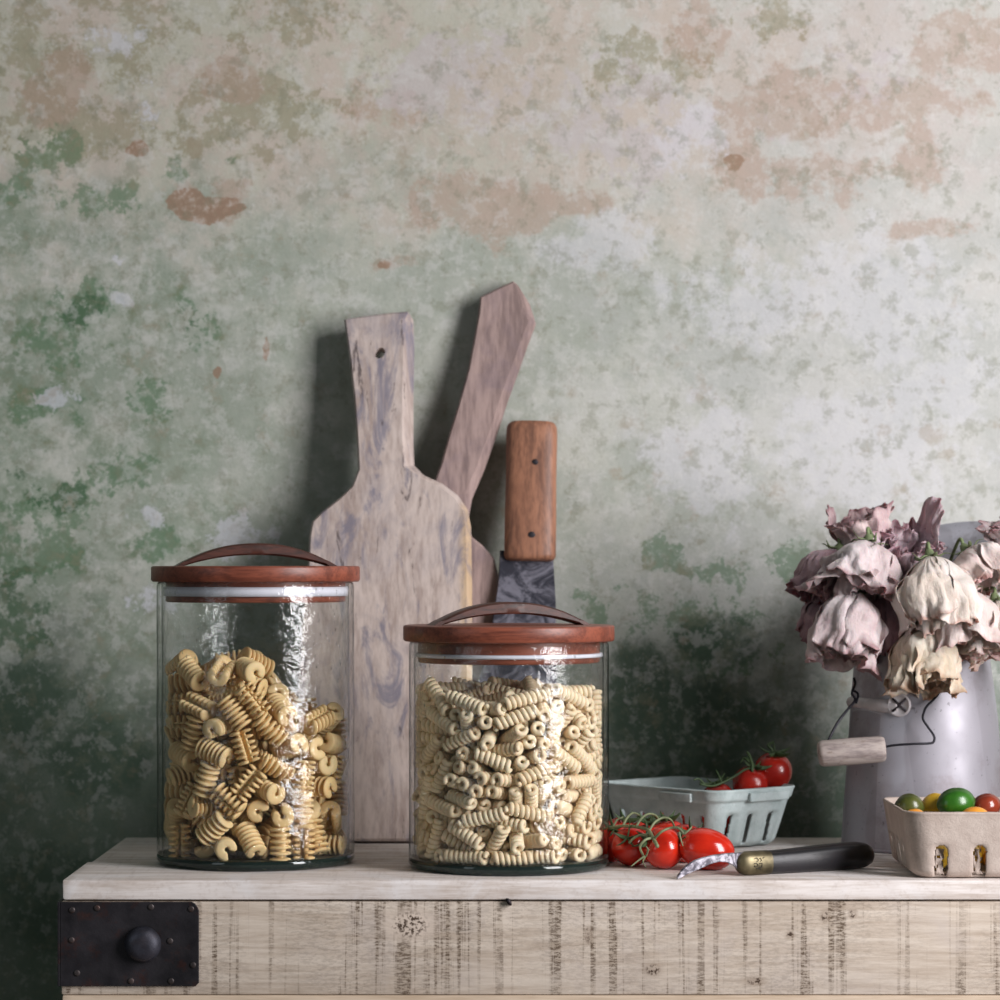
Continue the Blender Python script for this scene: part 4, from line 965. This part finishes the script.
m_lime = fruit_mat('lime rind green', S(26, 70, 16), S(50, 104, 26), .28, .18)
m_lime2 = fruit_mat('lime rind olive', S(50, 60, 20), S(80, 84, 36), .3, .18)
m_yel = fruit_mat('yellow citrus rind', S(214, 168, 38), S(226, 186, 60), .35, .18)
m_org = fruit_mat('orange citrus rind', S(222, 140, 36), S(230, 160, 60), .35, .18)
m_rb = fruit_mat('red brown tomato skin', S(104, 36, 24), S(138, 56, 36), .18, .01)
def citrus_bm(c, r, ax, stretch):
    bm = bmesh.new(); prof = []
    for i in range(19):
        th = math.pi * i / 18; rr = r * math.sin(th); z = -r * math.cos(th) * stretch
        z += (r * .10 * math.exp(-(rr / (r * .2)) ** 2)) * (1 if i > 9 else -1)
        prof.append((rr if 0 < i < 18 else 0, z))
    lathe(bm, prof, 32)
    q = Vector(ax).normalized().to_track_quat('Z', 'X')
    bm.transform(Matrix.Translation(c) @ q.to_matrix().to_4x4()); return bm
def citrus(name, label, cat, px, py, Y_, r, ax, st, mat, group=None):
    c = P(px, py, Y_) if py is not None else Vector(px)
    o = solo(name, citrus_bm(c, r, ax, st), mat, c)
    return tag(o, label, cat, group)
citrus('lime', 'glossy bright green lime, largest fruit on top of the pulp basket', 'lime', 956, 803, 2.058, .0108, (.9, .25, .12), 1.26, m_lime)
citrus('lime', 'dark olive green lime at the left end of the pulp basket', 'lime', 909.5, 806.5, 2.062, .0092, (.85, -.1, -.1), 1.06, m_lime2)
citrus('kumquat', 'yellow kumquat between the two limes in the pulp basket', 'kumquat', 934, 807, 2.074, .0090, (.5, .3, .7), 1.15, m_yel)
citrus('cherry_tomato', 'shiny red brown cherry tomato at the right end of the pulp basket', 'tomato', 986, 806.5, 2.070, .0092, (.8, .2, .3), 1.15, m_rb)
citrus('kumquat', 'orange yellow kumquat below the red brown tomato in the pulp basket', 'kumquat', 975, 818.5, 2.040, .0082, (.95, .1, 0), 1.3, m_org)
citrus('kumquat', 'orange kumquat low under the olive green lime in the pulp basket', 'kumquat', 915, 820, 2.034, .0078, (.95, .1, 0), 1.1, m_org)
# lower layer that carries them
k = 0
for gx in range(5):
    for gy in range(4):
        r = .0098; mt = [m_yel, m_org, m_lime, m_yel, m_lime2][(gx * 3 + gy * 2) % 5]
        c = Vector((kx0 + .0235 + gx * .0218, ky0 + .0275 + gy * .0230, .0032 + r))
        nm = 'lime' if mt in (m_lime, m_lime2) else 'kumquat'
        if gy > 0 and gx in (3, 4) and gy > 2: continue
        citrus(nm, 'small lime half hidden in the lower layer of the pulp basket' if nm == 'lime' else 'small kumquat half hidden in the lower layer of the pulp basket',
               nm, c, None, 0, r, (1, .2 * gy, .1), 1.06, mt, group='lower layer of %ss in the pulp basket' % nm); k += 1

# ================================================================= pruning knife
kn = thing('pruning_knife', 'hooked pruning knife with brass bolster and black handle on the bench front', 'knife', (.19, 2.05, 0))
ka = P(737, 863, 2.026); kbp = P(871, 854, 2.080)
kax = (kbp - ka).normalized(); kv = Vector((0, 0, 1)); kd = kax.cross(kv).normalized(); kv = kd.cross(kax) * 1
if kv.z < 0: kv = -kv
def kpt(px, py):    # point on the vertical plane through the knife's long axis
    # X = (px-500)/FOC*Y and (X,Y) on the line ka + t*kax
    t_ = ((px - 500) * ka.y / FOC - ka.x) / (kax.x - (px - 500) * kax.y / FOC)
    Y_ = ka.y + t_ * kax.y
    return P(px, py, Y_)
bpts = [kpt(*q) for q in [(677, 877.5), (677.5, 874), (681, 869), (687, 863.5), (694, 859.5), (703, 856.5), (714, 854.5), (726, 853.2), (738, 852.5), (744, 852.5), (744, 872), (738, 869.5), (733, 865.5), (727, 862.3), (719, 861.8), (710, 863.8), (702, 867.2), (694, 870.5), (686, 873.5), (680, 877)]]
t = NT('scratched knife steel'); f = t.ramp(t.noise(90, 7, .75, dist=1.5), .42, .6)
m_steel = t.fin(t.mix(f, S(70, 66, 76), S(172, 168, 178)), .38, .45, t.bump(t.noise(300, 6, .7), .5, .0004))
zl = min(p.z for p in bpts)
bpts = [p - Vector((0, 0, (zl - .0003) * max(0, min(1, 1 - (p.x - bpts[0].x) / .03)))) for p in bpts]
ydir = Vector((-kax.y, kax.x, 0)).normalized()
part('blade', slab([p - ydir * .0009 for p in bpts], .0018, ydir, .0005, .0005), m_steel, kn, smooth=False, sharp=25)
def knife_body(stations, name, mat, parent, nn=26):
    bm = bmesh.new(); rings = []
    for (px, ct, cb, dep) in stations:
        a_, b_ = kpt(px, ct), kpt(px, cb); c = (a_ + b_) / 2; hh = (a_ - b_).length / 2
        ring = []
        for k in range(nn):
            a = 2 * math.pi * k / nn; ca, sa = math.cos(a), math.sin(a)
            ring.append(bm.verts.new(c + kv * (math.copysign(abs(sa) ** .8, sa) * hh) + ydir * (math.copysign(abs(ca) ** .8, ca) * dep)))
        rings.append(ring)
    for A, B in zip(rings[:-1], rings[1:]):
        for k in range(nn): bm.faces.new((A[k], A[(k + 1) % nn], B[(k + 1) % nn], B[k]))
    bm.faces.new(rings[0]); bm.faces.new(list(reversed(rings[-1])))
    return part(name, bm, mat, parent, sharp=50)
t = NT('worn brass'); m_brass = t.fin(t.mix(t.ramp(t.noise(60, 5), .35, .65), S(70, 63, 46), S(120, 110, 84)), .42, .7, t.bump(t.noise(200, 5), .15, .0004))
t = NT('black horn handle'); m_horn = t.fin(t.mix(t.ramp(t.noise(40, 5), .4, .7), S(11, 10, 13), S(26, 24, 30)), .34, 0., t.bump(t.noise(220, 5, .7), .25, .0004), Coat_Weight=.3)
bo = knife_body([(736.5, 860, 867, .002), (738, 856, 871, .0045), (741, 853, 874, .0062), (746, 851.4, 875.3, .0070), (755, 850.8, 875.3, .0072), (767.5, 850.2, 874.2, .0074)], 'bolster', m_brass, kn); bo['label'] = 'worn brass bolster with a stamped mark'
knife_body([(767.6, 850.6, 873.8, .0072), (780, 849.4, 873.4, .0074), (800, 847.2, 872.4, .0077), (820, 844.8, 871.2, .0079), (840, 842.6, 870.0, .0080), (856, 841.6, 868.6, .0078), (864, 842.6, 867.0, .0070), (869, 845.6, 863.8, .0055), (872, 850, 859.5, .003), (872.6, 853, 857, .001)], 'handle', m_horn, kn)
# stamped mark on the bolster
bm = bmesh.new()
def kline(pts, r=.00022):
    p = [kpt(*q) - ydir * .00735 for q in pts]; tube(bm, catmull(p, 4), r, 6)
kline([(748.5, 858), (751, 857), (752.5, 859.5), (750.5, 861)]); kline([(754, 857), (755.5, 859), (754.5, 860.5)]); kline([(757, 857.4), (758, 856.2)])
kline([(748, 863), (750.5, 862.4), (752, 864.5), (749.5, 866), (748.5, 864.6)]); kline([(753.5, 862.5), (756, 862.8), (755.6, 866), (753.4, 866.4)]); kline([(750.5, 868), (753, 867.2), (754.8, 868.6)])
o = part('stamp', bm, iron('stamp black', (30, 28, 26)), bo); o['label'] = 'small dark stamped mark'

# ================================================================= metal jug
JX, JY = .3180, 2.234
jug = thing('metal_jug', 'grey galvanised metal jug with a tall flared lip, holding the dried roses', 'jug', (JX, JY, 0))
def jug_mat():
    t = NT('dull galvanised metal')
    facet = t.voro(17, vec=t.map(scale=(1, 1, .45), rot=(0, .2, 0)), out='Color')
    sp = t.n.new('ShaderNodeSeparateColor'); t.l.new(facet, sp.inputs[0])
    c = t.mix(t.ramp(sp.outputs[0], 0, 1), S(150, 148, 156), S(196, 196, 206))
    c = t.mix(t.ramp(t.noise(16, 8, .72), .48, .64, 0, .55), c, S(118, 106, 108))
    c = t.mix(t.ramp(t.noise(9, 3, .5, vec=t.map(scale=(1, 1, .5), rot=(0, .3, 0))), .50, .52, 0, .30), c, S(122, 114, 118))
    c = t.mix(t.math('MULTIPLY', t.ramp(t.noise(200, 3, .7), .66, .70), .5), c, S(60, 52, 54))
    return t.fin(c, t.ramp(t.noise(25, 5), .3, .7, .40, .60), .30, t.bump(t.noise(60, 5), .15, .001))
m_jug = jug_mat()
zs_r = [(.0585, .0), (.0600, .0012), (.0598, .004), (.0590, .02), (.0578, .045), (.0562, .07), (.0542, .095), (.0518, .120), (.0490, .145), (.0480, .160)]
prof = [(0, .0012)] + zs_r + [(.0480 + .0, .160 + .0085 * k) for k in range(1, 7)]
A0 = math.radians(52)
def jf_(i, r, z, a):
    kk = i - 10
    # hammered facets on the body
    r2 = r + .0009 * math.sin(3 * a + z * 30) * min(1, z / .03) * (1 if z < .15 else .3)
    if kk > 0:
        e = (max(0, .5 + .5 * math.cos(a - A0))) ** 1.15
        t_ = kk / 6
        z = .160 + t_ * (.010 + .076 * e); r2 = .0480 + t_ * (.002 + .030 * e * t_) + .0003
    return r2, z
bm = bmesh.new(); lathe(bm, prof, 96, rfun=jf_); bm.transform(Matrix.Translation((JX, JY, 0)))
jb = part('jug_body', bm, m_jug, jug)
md = jb.modifiers.new('t', 'SOLIDIFY'); md.thickness = .0011; md.offset = -1
bm = bmesh.new(); tube(bm, [Vector((JX + .0600 * math.cos(a), JY + .0600 * math.sin(a), .0016)) for a in [2 * math.pi * k / 64 for k in range(64)]], .0015, 8, closed_path=True)
part('foot_ring', bm, m_jug, jug)
# seam and lug
def jsurf(px, py, lift=0.0):
    """the point of the jug's front wall seen at px, py"""
    Y_ = JY - .05
    for _ in range(8):
        p = P(px, py, Y_); r = .0600 - .011 * min(1, max(0, p.z / .145))
        dx = p.x - JX; dx = max(-r * .995, min(r * .995, dx)); Y_ = JY - math.sqrt(max(0, r * r - dx * dx)) - lift
    return P(px, py, Y_)
m_lug = plain('pale dull tin', S(196, 190, 192), .5, .15, 50, .2)
bm = bmesh.new()
lp = [jsurf(851, 702, .001), jsurf(862, 703, .003), jsurf(875, 705, .003), jsurf(888, 706, .003), jsurf(899, 706, .002)]
tube(bm, catmull(lp, 4), [.0040 + .0016 * (i / 16) for i in range(17)], 14, flat=(1, 1))
lug = part('handle_lug', bm, m_lug, jug); lug['label'] = 'rolled tin lug with a crossed rivet'
c = jsurf(899, 705, .0055); R_ = .0088
bm = bmesh.new(); lathe(bm, [(0, -.003), (R_, -.003), (R_, .0005), (R_ * .86, .0014), (R_ * .8, .0006), (0, .0006)], 28)
bm.transform(Matrix.Translation(c) @ Matrix.Rotation(math.radians(-18), 4, 'Z') @ Matrix.Rotation(math.pi / 2, 4, 'X'))
dsk = part('rivet_disc', bm, m_lug, lug)
bm = bmesh.new()
for s_ in (1, -1): tube(bm, [c + Vector((-.0048, -.0002, -.0048 * s_)), c + Vector((0, -.0016, 0)), c + Vector((.0048, -.002, .0048 * s_))], .0009, 8)
part('cross', bm, iron('cross iron', (60, 54, 58)), dsk)
# bail wire and wooden grip
m_wire = iron('black wire', (26, 25, 32), (40, 30, 30), .45, .3)
bail = part('bail_wire', (lambda b: (tube(b, catmull([P(854, 678, 2.186), P(855, 684, 2.184), P(852, 693, 2.180), P(855, 700, 2.178), P(848, 709, 2.172), P(838, 722, 2.168), P(831, 735, 2.164), P(828, 744, 2.162), P(836, 751.5, 2.161)], 5), .0010, 8),
     tube(b, catmull([P(852, 690, 2.181), P(858, 694, 2.180), P(856, 703, 2.176)], 4), .0009, 8),
     tube(b, catmull([P(832, 752, 2.161), P(874, 749, 2.161), P(892, 745.5, 2.161), P(912, 744, 2.161), P(928, 743.5, 2.163), P(933.5, 742, 2.165), P(934, 736, 2.166), P(928, 727, 2.167), P(923, 719, 2.168), P(924, 712, 2.170), P(927, 706, 2.172), P(934, 699, 2.176), P(939, 692, 2.180), P(940, 680, 2.184)], 5), .0009, 8), b)[-1])(bmesh.new()), m_wire, jug)
gp = [P(818.5, 754, 2.161), P(820, 753.8, 2.161), P(823, 753.5, 2.161), P(850, 751.5, 2.161), P(880, 749.2, 2.161), P(883.5, 749, 2.161), P(884.8, 748.9, 2.161)]
bm = bmesh.new(); tube(bm, gp, [.0074, .0088, .0096, .0099, .0096, .0090, .0080], 28)
t = NT('worn pale grip wood'); v = t.map(scale=(3, 14, 14))
c_ = t.mix(t.ramp(t.noise(14, 6, .65, vec=v), .42, .66), S(166, 154, 148), S(124, 112, 110))
c_ = t.mix(t.math('MULTIPLY', t.ramp(t.noise(40, 5, .7, vec=v), .56, .68), .7), c_, S(112, 92, 80))
m_grip = t.fin(c_, .65, 0., t.bump(t.noise(60, 5, vec=v), .3, .0006))
gr = part('grip', bm, m_grip, jug, sharp=45); gr['label'] = 'worn pale wooden roller grip'
bm = bmesh.new(); tube(bm, [P(884.2, 748.9, 2.1605), P(886, 748.8, 2.1605)], .0034, 14); part('grip_hole_shade', bm, m_wire, gr)  # black plug stands in for the shade inside the bore

# ================================================================= dried roses
def petal_mat(name, base, pale, edge, deep):
    t = NT(name)
    at = t.n.new('ShaderNodeVertexColor'); at.layer_name = 'petal'
    sp = t.n.new('ShaderNodeSeparateColor'); t.l.new(at.outputs[0], sp.inputs[0])
    n = t.noise(60, 7, .68, vec=t.map(scale=(2.2, 2.2, .7))); n2 = t.noise(36, 5, .6)
    c = t.mix(t.ramp(n2, .38, .62), base, pale)
    c = t.mix(t.math('MULTIPLY', t.ramp(t.math('ADD', sp.outputs[0], t.math('MULTIPLY', t.math('SUBTRACT', n, .5), .5)), .72, 1.02), .85), c, edge)
    c = t.mix(t.math('MULTIPLY', t.ramp(n, .50, .66), .45), c, deep)
    v = t.noise(260, 4, .7)
    return t.fin(c, .7, 0., t.bump(t.math('ADD', n, t.math('MULTIPLY', v, .5)), .8, .0022), Sheen_Weight=.15, Subsurface_Weight=.08, Subsurface_Scale=.004)
PM = {'cream': petal_mat('cream dried petal', S(206, 190, 178), S(220, 208, 202), S(178, 136, 122), S(200, 172, 156)),
      'blush': petal_mat('blush dried petal', S(206, 186, 180), S(218, 206, 202), S(182, 130, 126), S(212, 176, 172)),
      'pink': petal_mat('pink dried petal', S(192, 172, 172), S(210, 196, 196), S(146, 104, 108), S(186, 156, 160)),
      'mauve': petal_mat('mauve dried petal', S(150, 118, 126), S(178, 148, 154), S(96, 62, 70), S(126, 90, 102)),
      'dusk': petal_mat('dusky dried petal', S(182, 154, 156), S(206, 184, 182), S(128, 88, 94), S(160, 126, 132)),
      'lilac': petal_mat('lilac dried petal', S(190, 166, 174), S(212, 194, 198), S(140, 98, 108), S(164, 128, 140)),
      'tan': petal_mat('tan edged petal', S(200, 182, 160), S(216, 204, 190), S(150, 112, 82), S(190, 156, 132))}
m_sep = plain('dried green sepal', S(104, 116, 80), .7, nscale=80, var=.35)
def vnoise(p, s): return Vector((noise.noise(p + Vector((s, 0, 0))), noise.noise(p + Vector((0, s + 9.1, 0))), noise.noise(p + Vector((0, 0, s + 17.3)))))
def petal_bm(R, L, phi, width, scale, flare, ruffle, seed, vstart=.02, open_=0., nu=26, nv=26, fold=0.):
    bm = bmesh.new(); lay = bm.loops.layers.color.new('petal')
    g = []; att = {}
    tiltr = noise.noise(Vector((seed, 1.5, 0))) * .5
    for j in range(nv + 1):
        v = vstart + (1 - vstart) * j / nv
        row = []
        for i in range(nu + 1):
            u = -1 + 2 * i / nu
            lobe = 1 + .07 * noise.noise(Vector((u * 2.3, seed * 1.3, 0)))
            vv = v * (1 - .12 * u * u - .10 * abs(u) ** 6) * lobe
            wv = width * (.30 + .70 * min(1, math.sin(math.pi * min(.5, vv * .75)) * 1.05))
            a = phi + u * wv + tiltr * vv * .5
            r = R * scale * (math.sin(min(math.pi * .5, vv * 3.0)) ** .70) * (1 - .30 * max(0, vv - .55) ** 1.2 * (1 - open_) * 2) + .0008
            edge = min(1.2, max(vv ** 3.2, abs(u) ** 3 * vv))
            r += flare * R * max(0, vv - .60) ** 1.4 * 3.2
            r += ruffle * R * edge * (math.sin(u * 8.0 + seed * 1.7) * .5 + noise.noise(Vector((u * 5, vv * 3, seed * 3.1))) * 1.7)
            rid = 1 - 2.2 * abs(noise.noise(Vector((u * 3.0 + vv * .6, vv * 1.0, seed * 4.3))))
            rid2 = 1 - 2.2 * abs(noise.noise(Vector((u * 7.0, vv * 2.4, seed * 2.9))))
            k_ = min(1, vv * 2.6)
            r += R * (.085 * rid + .035 * rid2) * k_
            r += fold * R * (abs(u) ** 2.2) * vv
            z = L * vv + R * .16 * edge * noise.noise(Vector((u * 5, seed * 2.2, 3)))
            if flare > .3: z -= R * flare * .35 * max(0, vv - .8) * 2
            p = Vector((r * math.cos(a), r * math.sin(a), z))
            q = p / R
            p += vnoise(q * 1.0, seed // 13 * 3.7) * R * .20 * k_ + vnoise(q * 2.8, seed * 1.9) * R * .07 * k_ + vnoise(q * 7, seed) * R * .018 * k_
            vert = bm.verts.new(p); att[vert] = max(vv, abs(u) * .92 * min(1, vv * 1.6))
            row.append(vert)
        g.append(row)
    for j in range(nv):
        for i in range(nu):
            f = bm.faces.new((g[j][i], g[j][i + 1], g[j + 1][i + 1], g[j + 1][i]))
            for lp_ in f.loops: a_ = att[lp_.vert]; lp_[lay] = (a_, a_, a_, 1)
    return bm
def rose(label, calyx, tip, Y_, R, tint, seed, fwd=.25, petals=11, flare=.25, ruffle=.16, open_=.3, stem=True, extra=()):
    c = P(calyx[0], calyx[1], Y_); s = Y_ / FOC
    d = Vector(((tip[0] - calyx[0]) * s, 0, -(tip[1] - calyx[1]) * s)); L = d.length
    d.normalize(); d = (d + Vector((0, -fwd, 0))).normalized()
    q = d.to_track_quat('Z', 'Y')
    e = thing('dried_rose', label, 'rose', c); e.rotation_mode = 'QUATERNION'; e.rotation_quaternion = q
    e['group'] = 'dried roses in the metal jug'
    R = R * s; rnd = random.Random(seed)
    def add(bm):
        o = link('petal', bm, PM[tint], e)
        m = o.modifiers.new('t', 'SOLIDIFY'); m.thickness = .00035; m.offset = 0
        return o
    for k in range(petals):
        ring = k / petals
        if ring < .45: sc_, fl, w, op = 1.0 + rnd.uniform(-.04, .08), flare * rnd.uniform(.5, 1.3), rnd.uniform(.75, 1.0), open_
        elif ring < .75: sc_, fl, w, op = .84 + rnd.uniform(-.04, .04), flare * .6 * rnd.uniform(.4, 1.2), .85, open_ * .7
        else: sc_, fl, w, op = .58 + rnd.uniform(-.08, .06), 0.05, 1.0, 0
        add(petal_bm(R, L * (1.0 + rnd.uniform(-.16, .08)), k * 2.4 + rnd.uniform(-.3, .3) + seed, w, sc_, fl, ruffle * rnd.uniform(.7, 1.3), seed * 13 + k, open_=op))
    for (phi, L2, sc_, fl, w) in extra:
        add(petal_bm(R, L2 * s, phi, w, sc_, fl, ruffle * .4, seed * 31 + 5, open_=.5, fold=.3))
    # green calyx with sepals turned back
    bm = bmesh.new(); lathe(bm, [(0, -.0055), (.0022, -.005), (.0034, -.0025), (.0042, 0), (.0034, .0016), (0, .002)], 14)
    for k in range(5):
        a = 2 * math.pi * k / 5 + seed
        pts = [(.003 * math.cos(a), .003 * math.sin(a), 0), (.007 * math.cos(a), .007 * math.sin(a), .0005), (.011 * math.cos(a + .1), .011 * math.sin(a + .1), -.0015 + .004 * rnd.random()), (.015 * math.cos(a + .25), .015 * math.sin(a + .25), -.004 + .006 * rnd.random())]
        tube(bm, catmull(pts, 4), [.0016 * math.sin(math.pi * (.3 + .7 * i / 12)) + .0002 for i in range(13)], 6, flat=(.35, 1))
    link('sepals', bm, m_sep, e)
    if stem:
        bm = bmesh.new()
        top = c - d * .008 + Vector((0, .004, .001)); mouth = Vector((JX + (c.x - JX) * .32, JY + (c.y - JY) * .2, .172)); low = Vector((JX + (JX - c.x) * .2, JY + .01, .09))
        midp = (top + mouth) / 2 + Vector((0, .004, .004))
        tube(bm, catmull([c - d * .003, top, midp, mouth, low], 7), .0013, 8)
        part_q = local(e).inverted(); bm.transform(part_q); link('stem', bm, m_sep, e)
    return e
rose('dark mauve rose at the far left of the bunch', (838, 550), (813, 604), 2.205, 24, 'mauve', 1, .15, flare=.35, ruffle=.2, open_=.4)
rose('small dull mauve rose hanging lowest at the left edge of the bunch', (826, 598), (816, 642), 2.215, 17, 'mauve', 2, .1, petals=9, ruffle=.2)
rose('pale pink rose with a wide ruffled skirt, upper left of the bunch', (868, 541), (856, 602), 2.176, 33, 'pink', 3, .28, petals=13, flare=.60, ruffle=.20, open_=.8)
rose('pale pink rose hanging at the lower left under the skirted rose', (854, 590), (838, 664), 2.172, 31, 'pink', 4, .25, petals=12, flare=.25, ruffle=.26)
rose('purple rose squeezed between the two pale roses at the centre', (882, 592), (890, 656), 2.186, 22, 'mauve', 5, .1, petals=10, flare=.2, ruffle=.24)
rose('dull mauve rose with one upright folded petal at the top left', (872, 556), (858, 512), 2.215, 24, 'dusk', 6, .05, petals=8, flare=.3, ruffle=.2, open_=.8, extra=[(4.2, 60, 1.0, .2, .5)])
rose('purple rose with a rolled heart and one tall spiky petal', (902, 574), (908, 528), 2.205, 27, 'lilac', 7, .75, petals=12, flare=.35, ruffle=.22, open_=.5, extra=[(.5, 84, .75, .25, .60)])
rose('large cream rose with green sepals at the centre right', (930, 556), (940, 634), 2.158, 36, 'cream', 8, .22, petals=13, flare=.18, ruffle=.20)
rose('cream rose with tan edges hanging lowest over the jug', (926, 622), (921, 694), 2.166, 29, 'tan', 9, .2, petals=12, flare=.35, ruffle=.28, open_=.5)
rose('cream pink rose hanging at the right above the jug shoulder', (964, 588), (960, 660), 2.165, 32, 'blush', 10, .2, petals=12, flare=.35, ruffle=.26, open_=.5)
rose('cream pink rose with a folded petal at the upper right', (966, 550), (994, 592), 2.178, 33, 'blush', 11, .35, petals=12, flare=.35, ruffle=.22)
rose('pale rose cut by the right edge below the folded rose', (995, 600), (1003, 662), 2.170, 28, 'cream', 12, .2, flare=.35, ruffle=.24)
rose('pale pink rose at the top right edge against the jug lip', (1024, 562), (1006, 518), 2.195, 22, 'pink', 13, .2, petals=9, flare=.3, ruffle=.2)
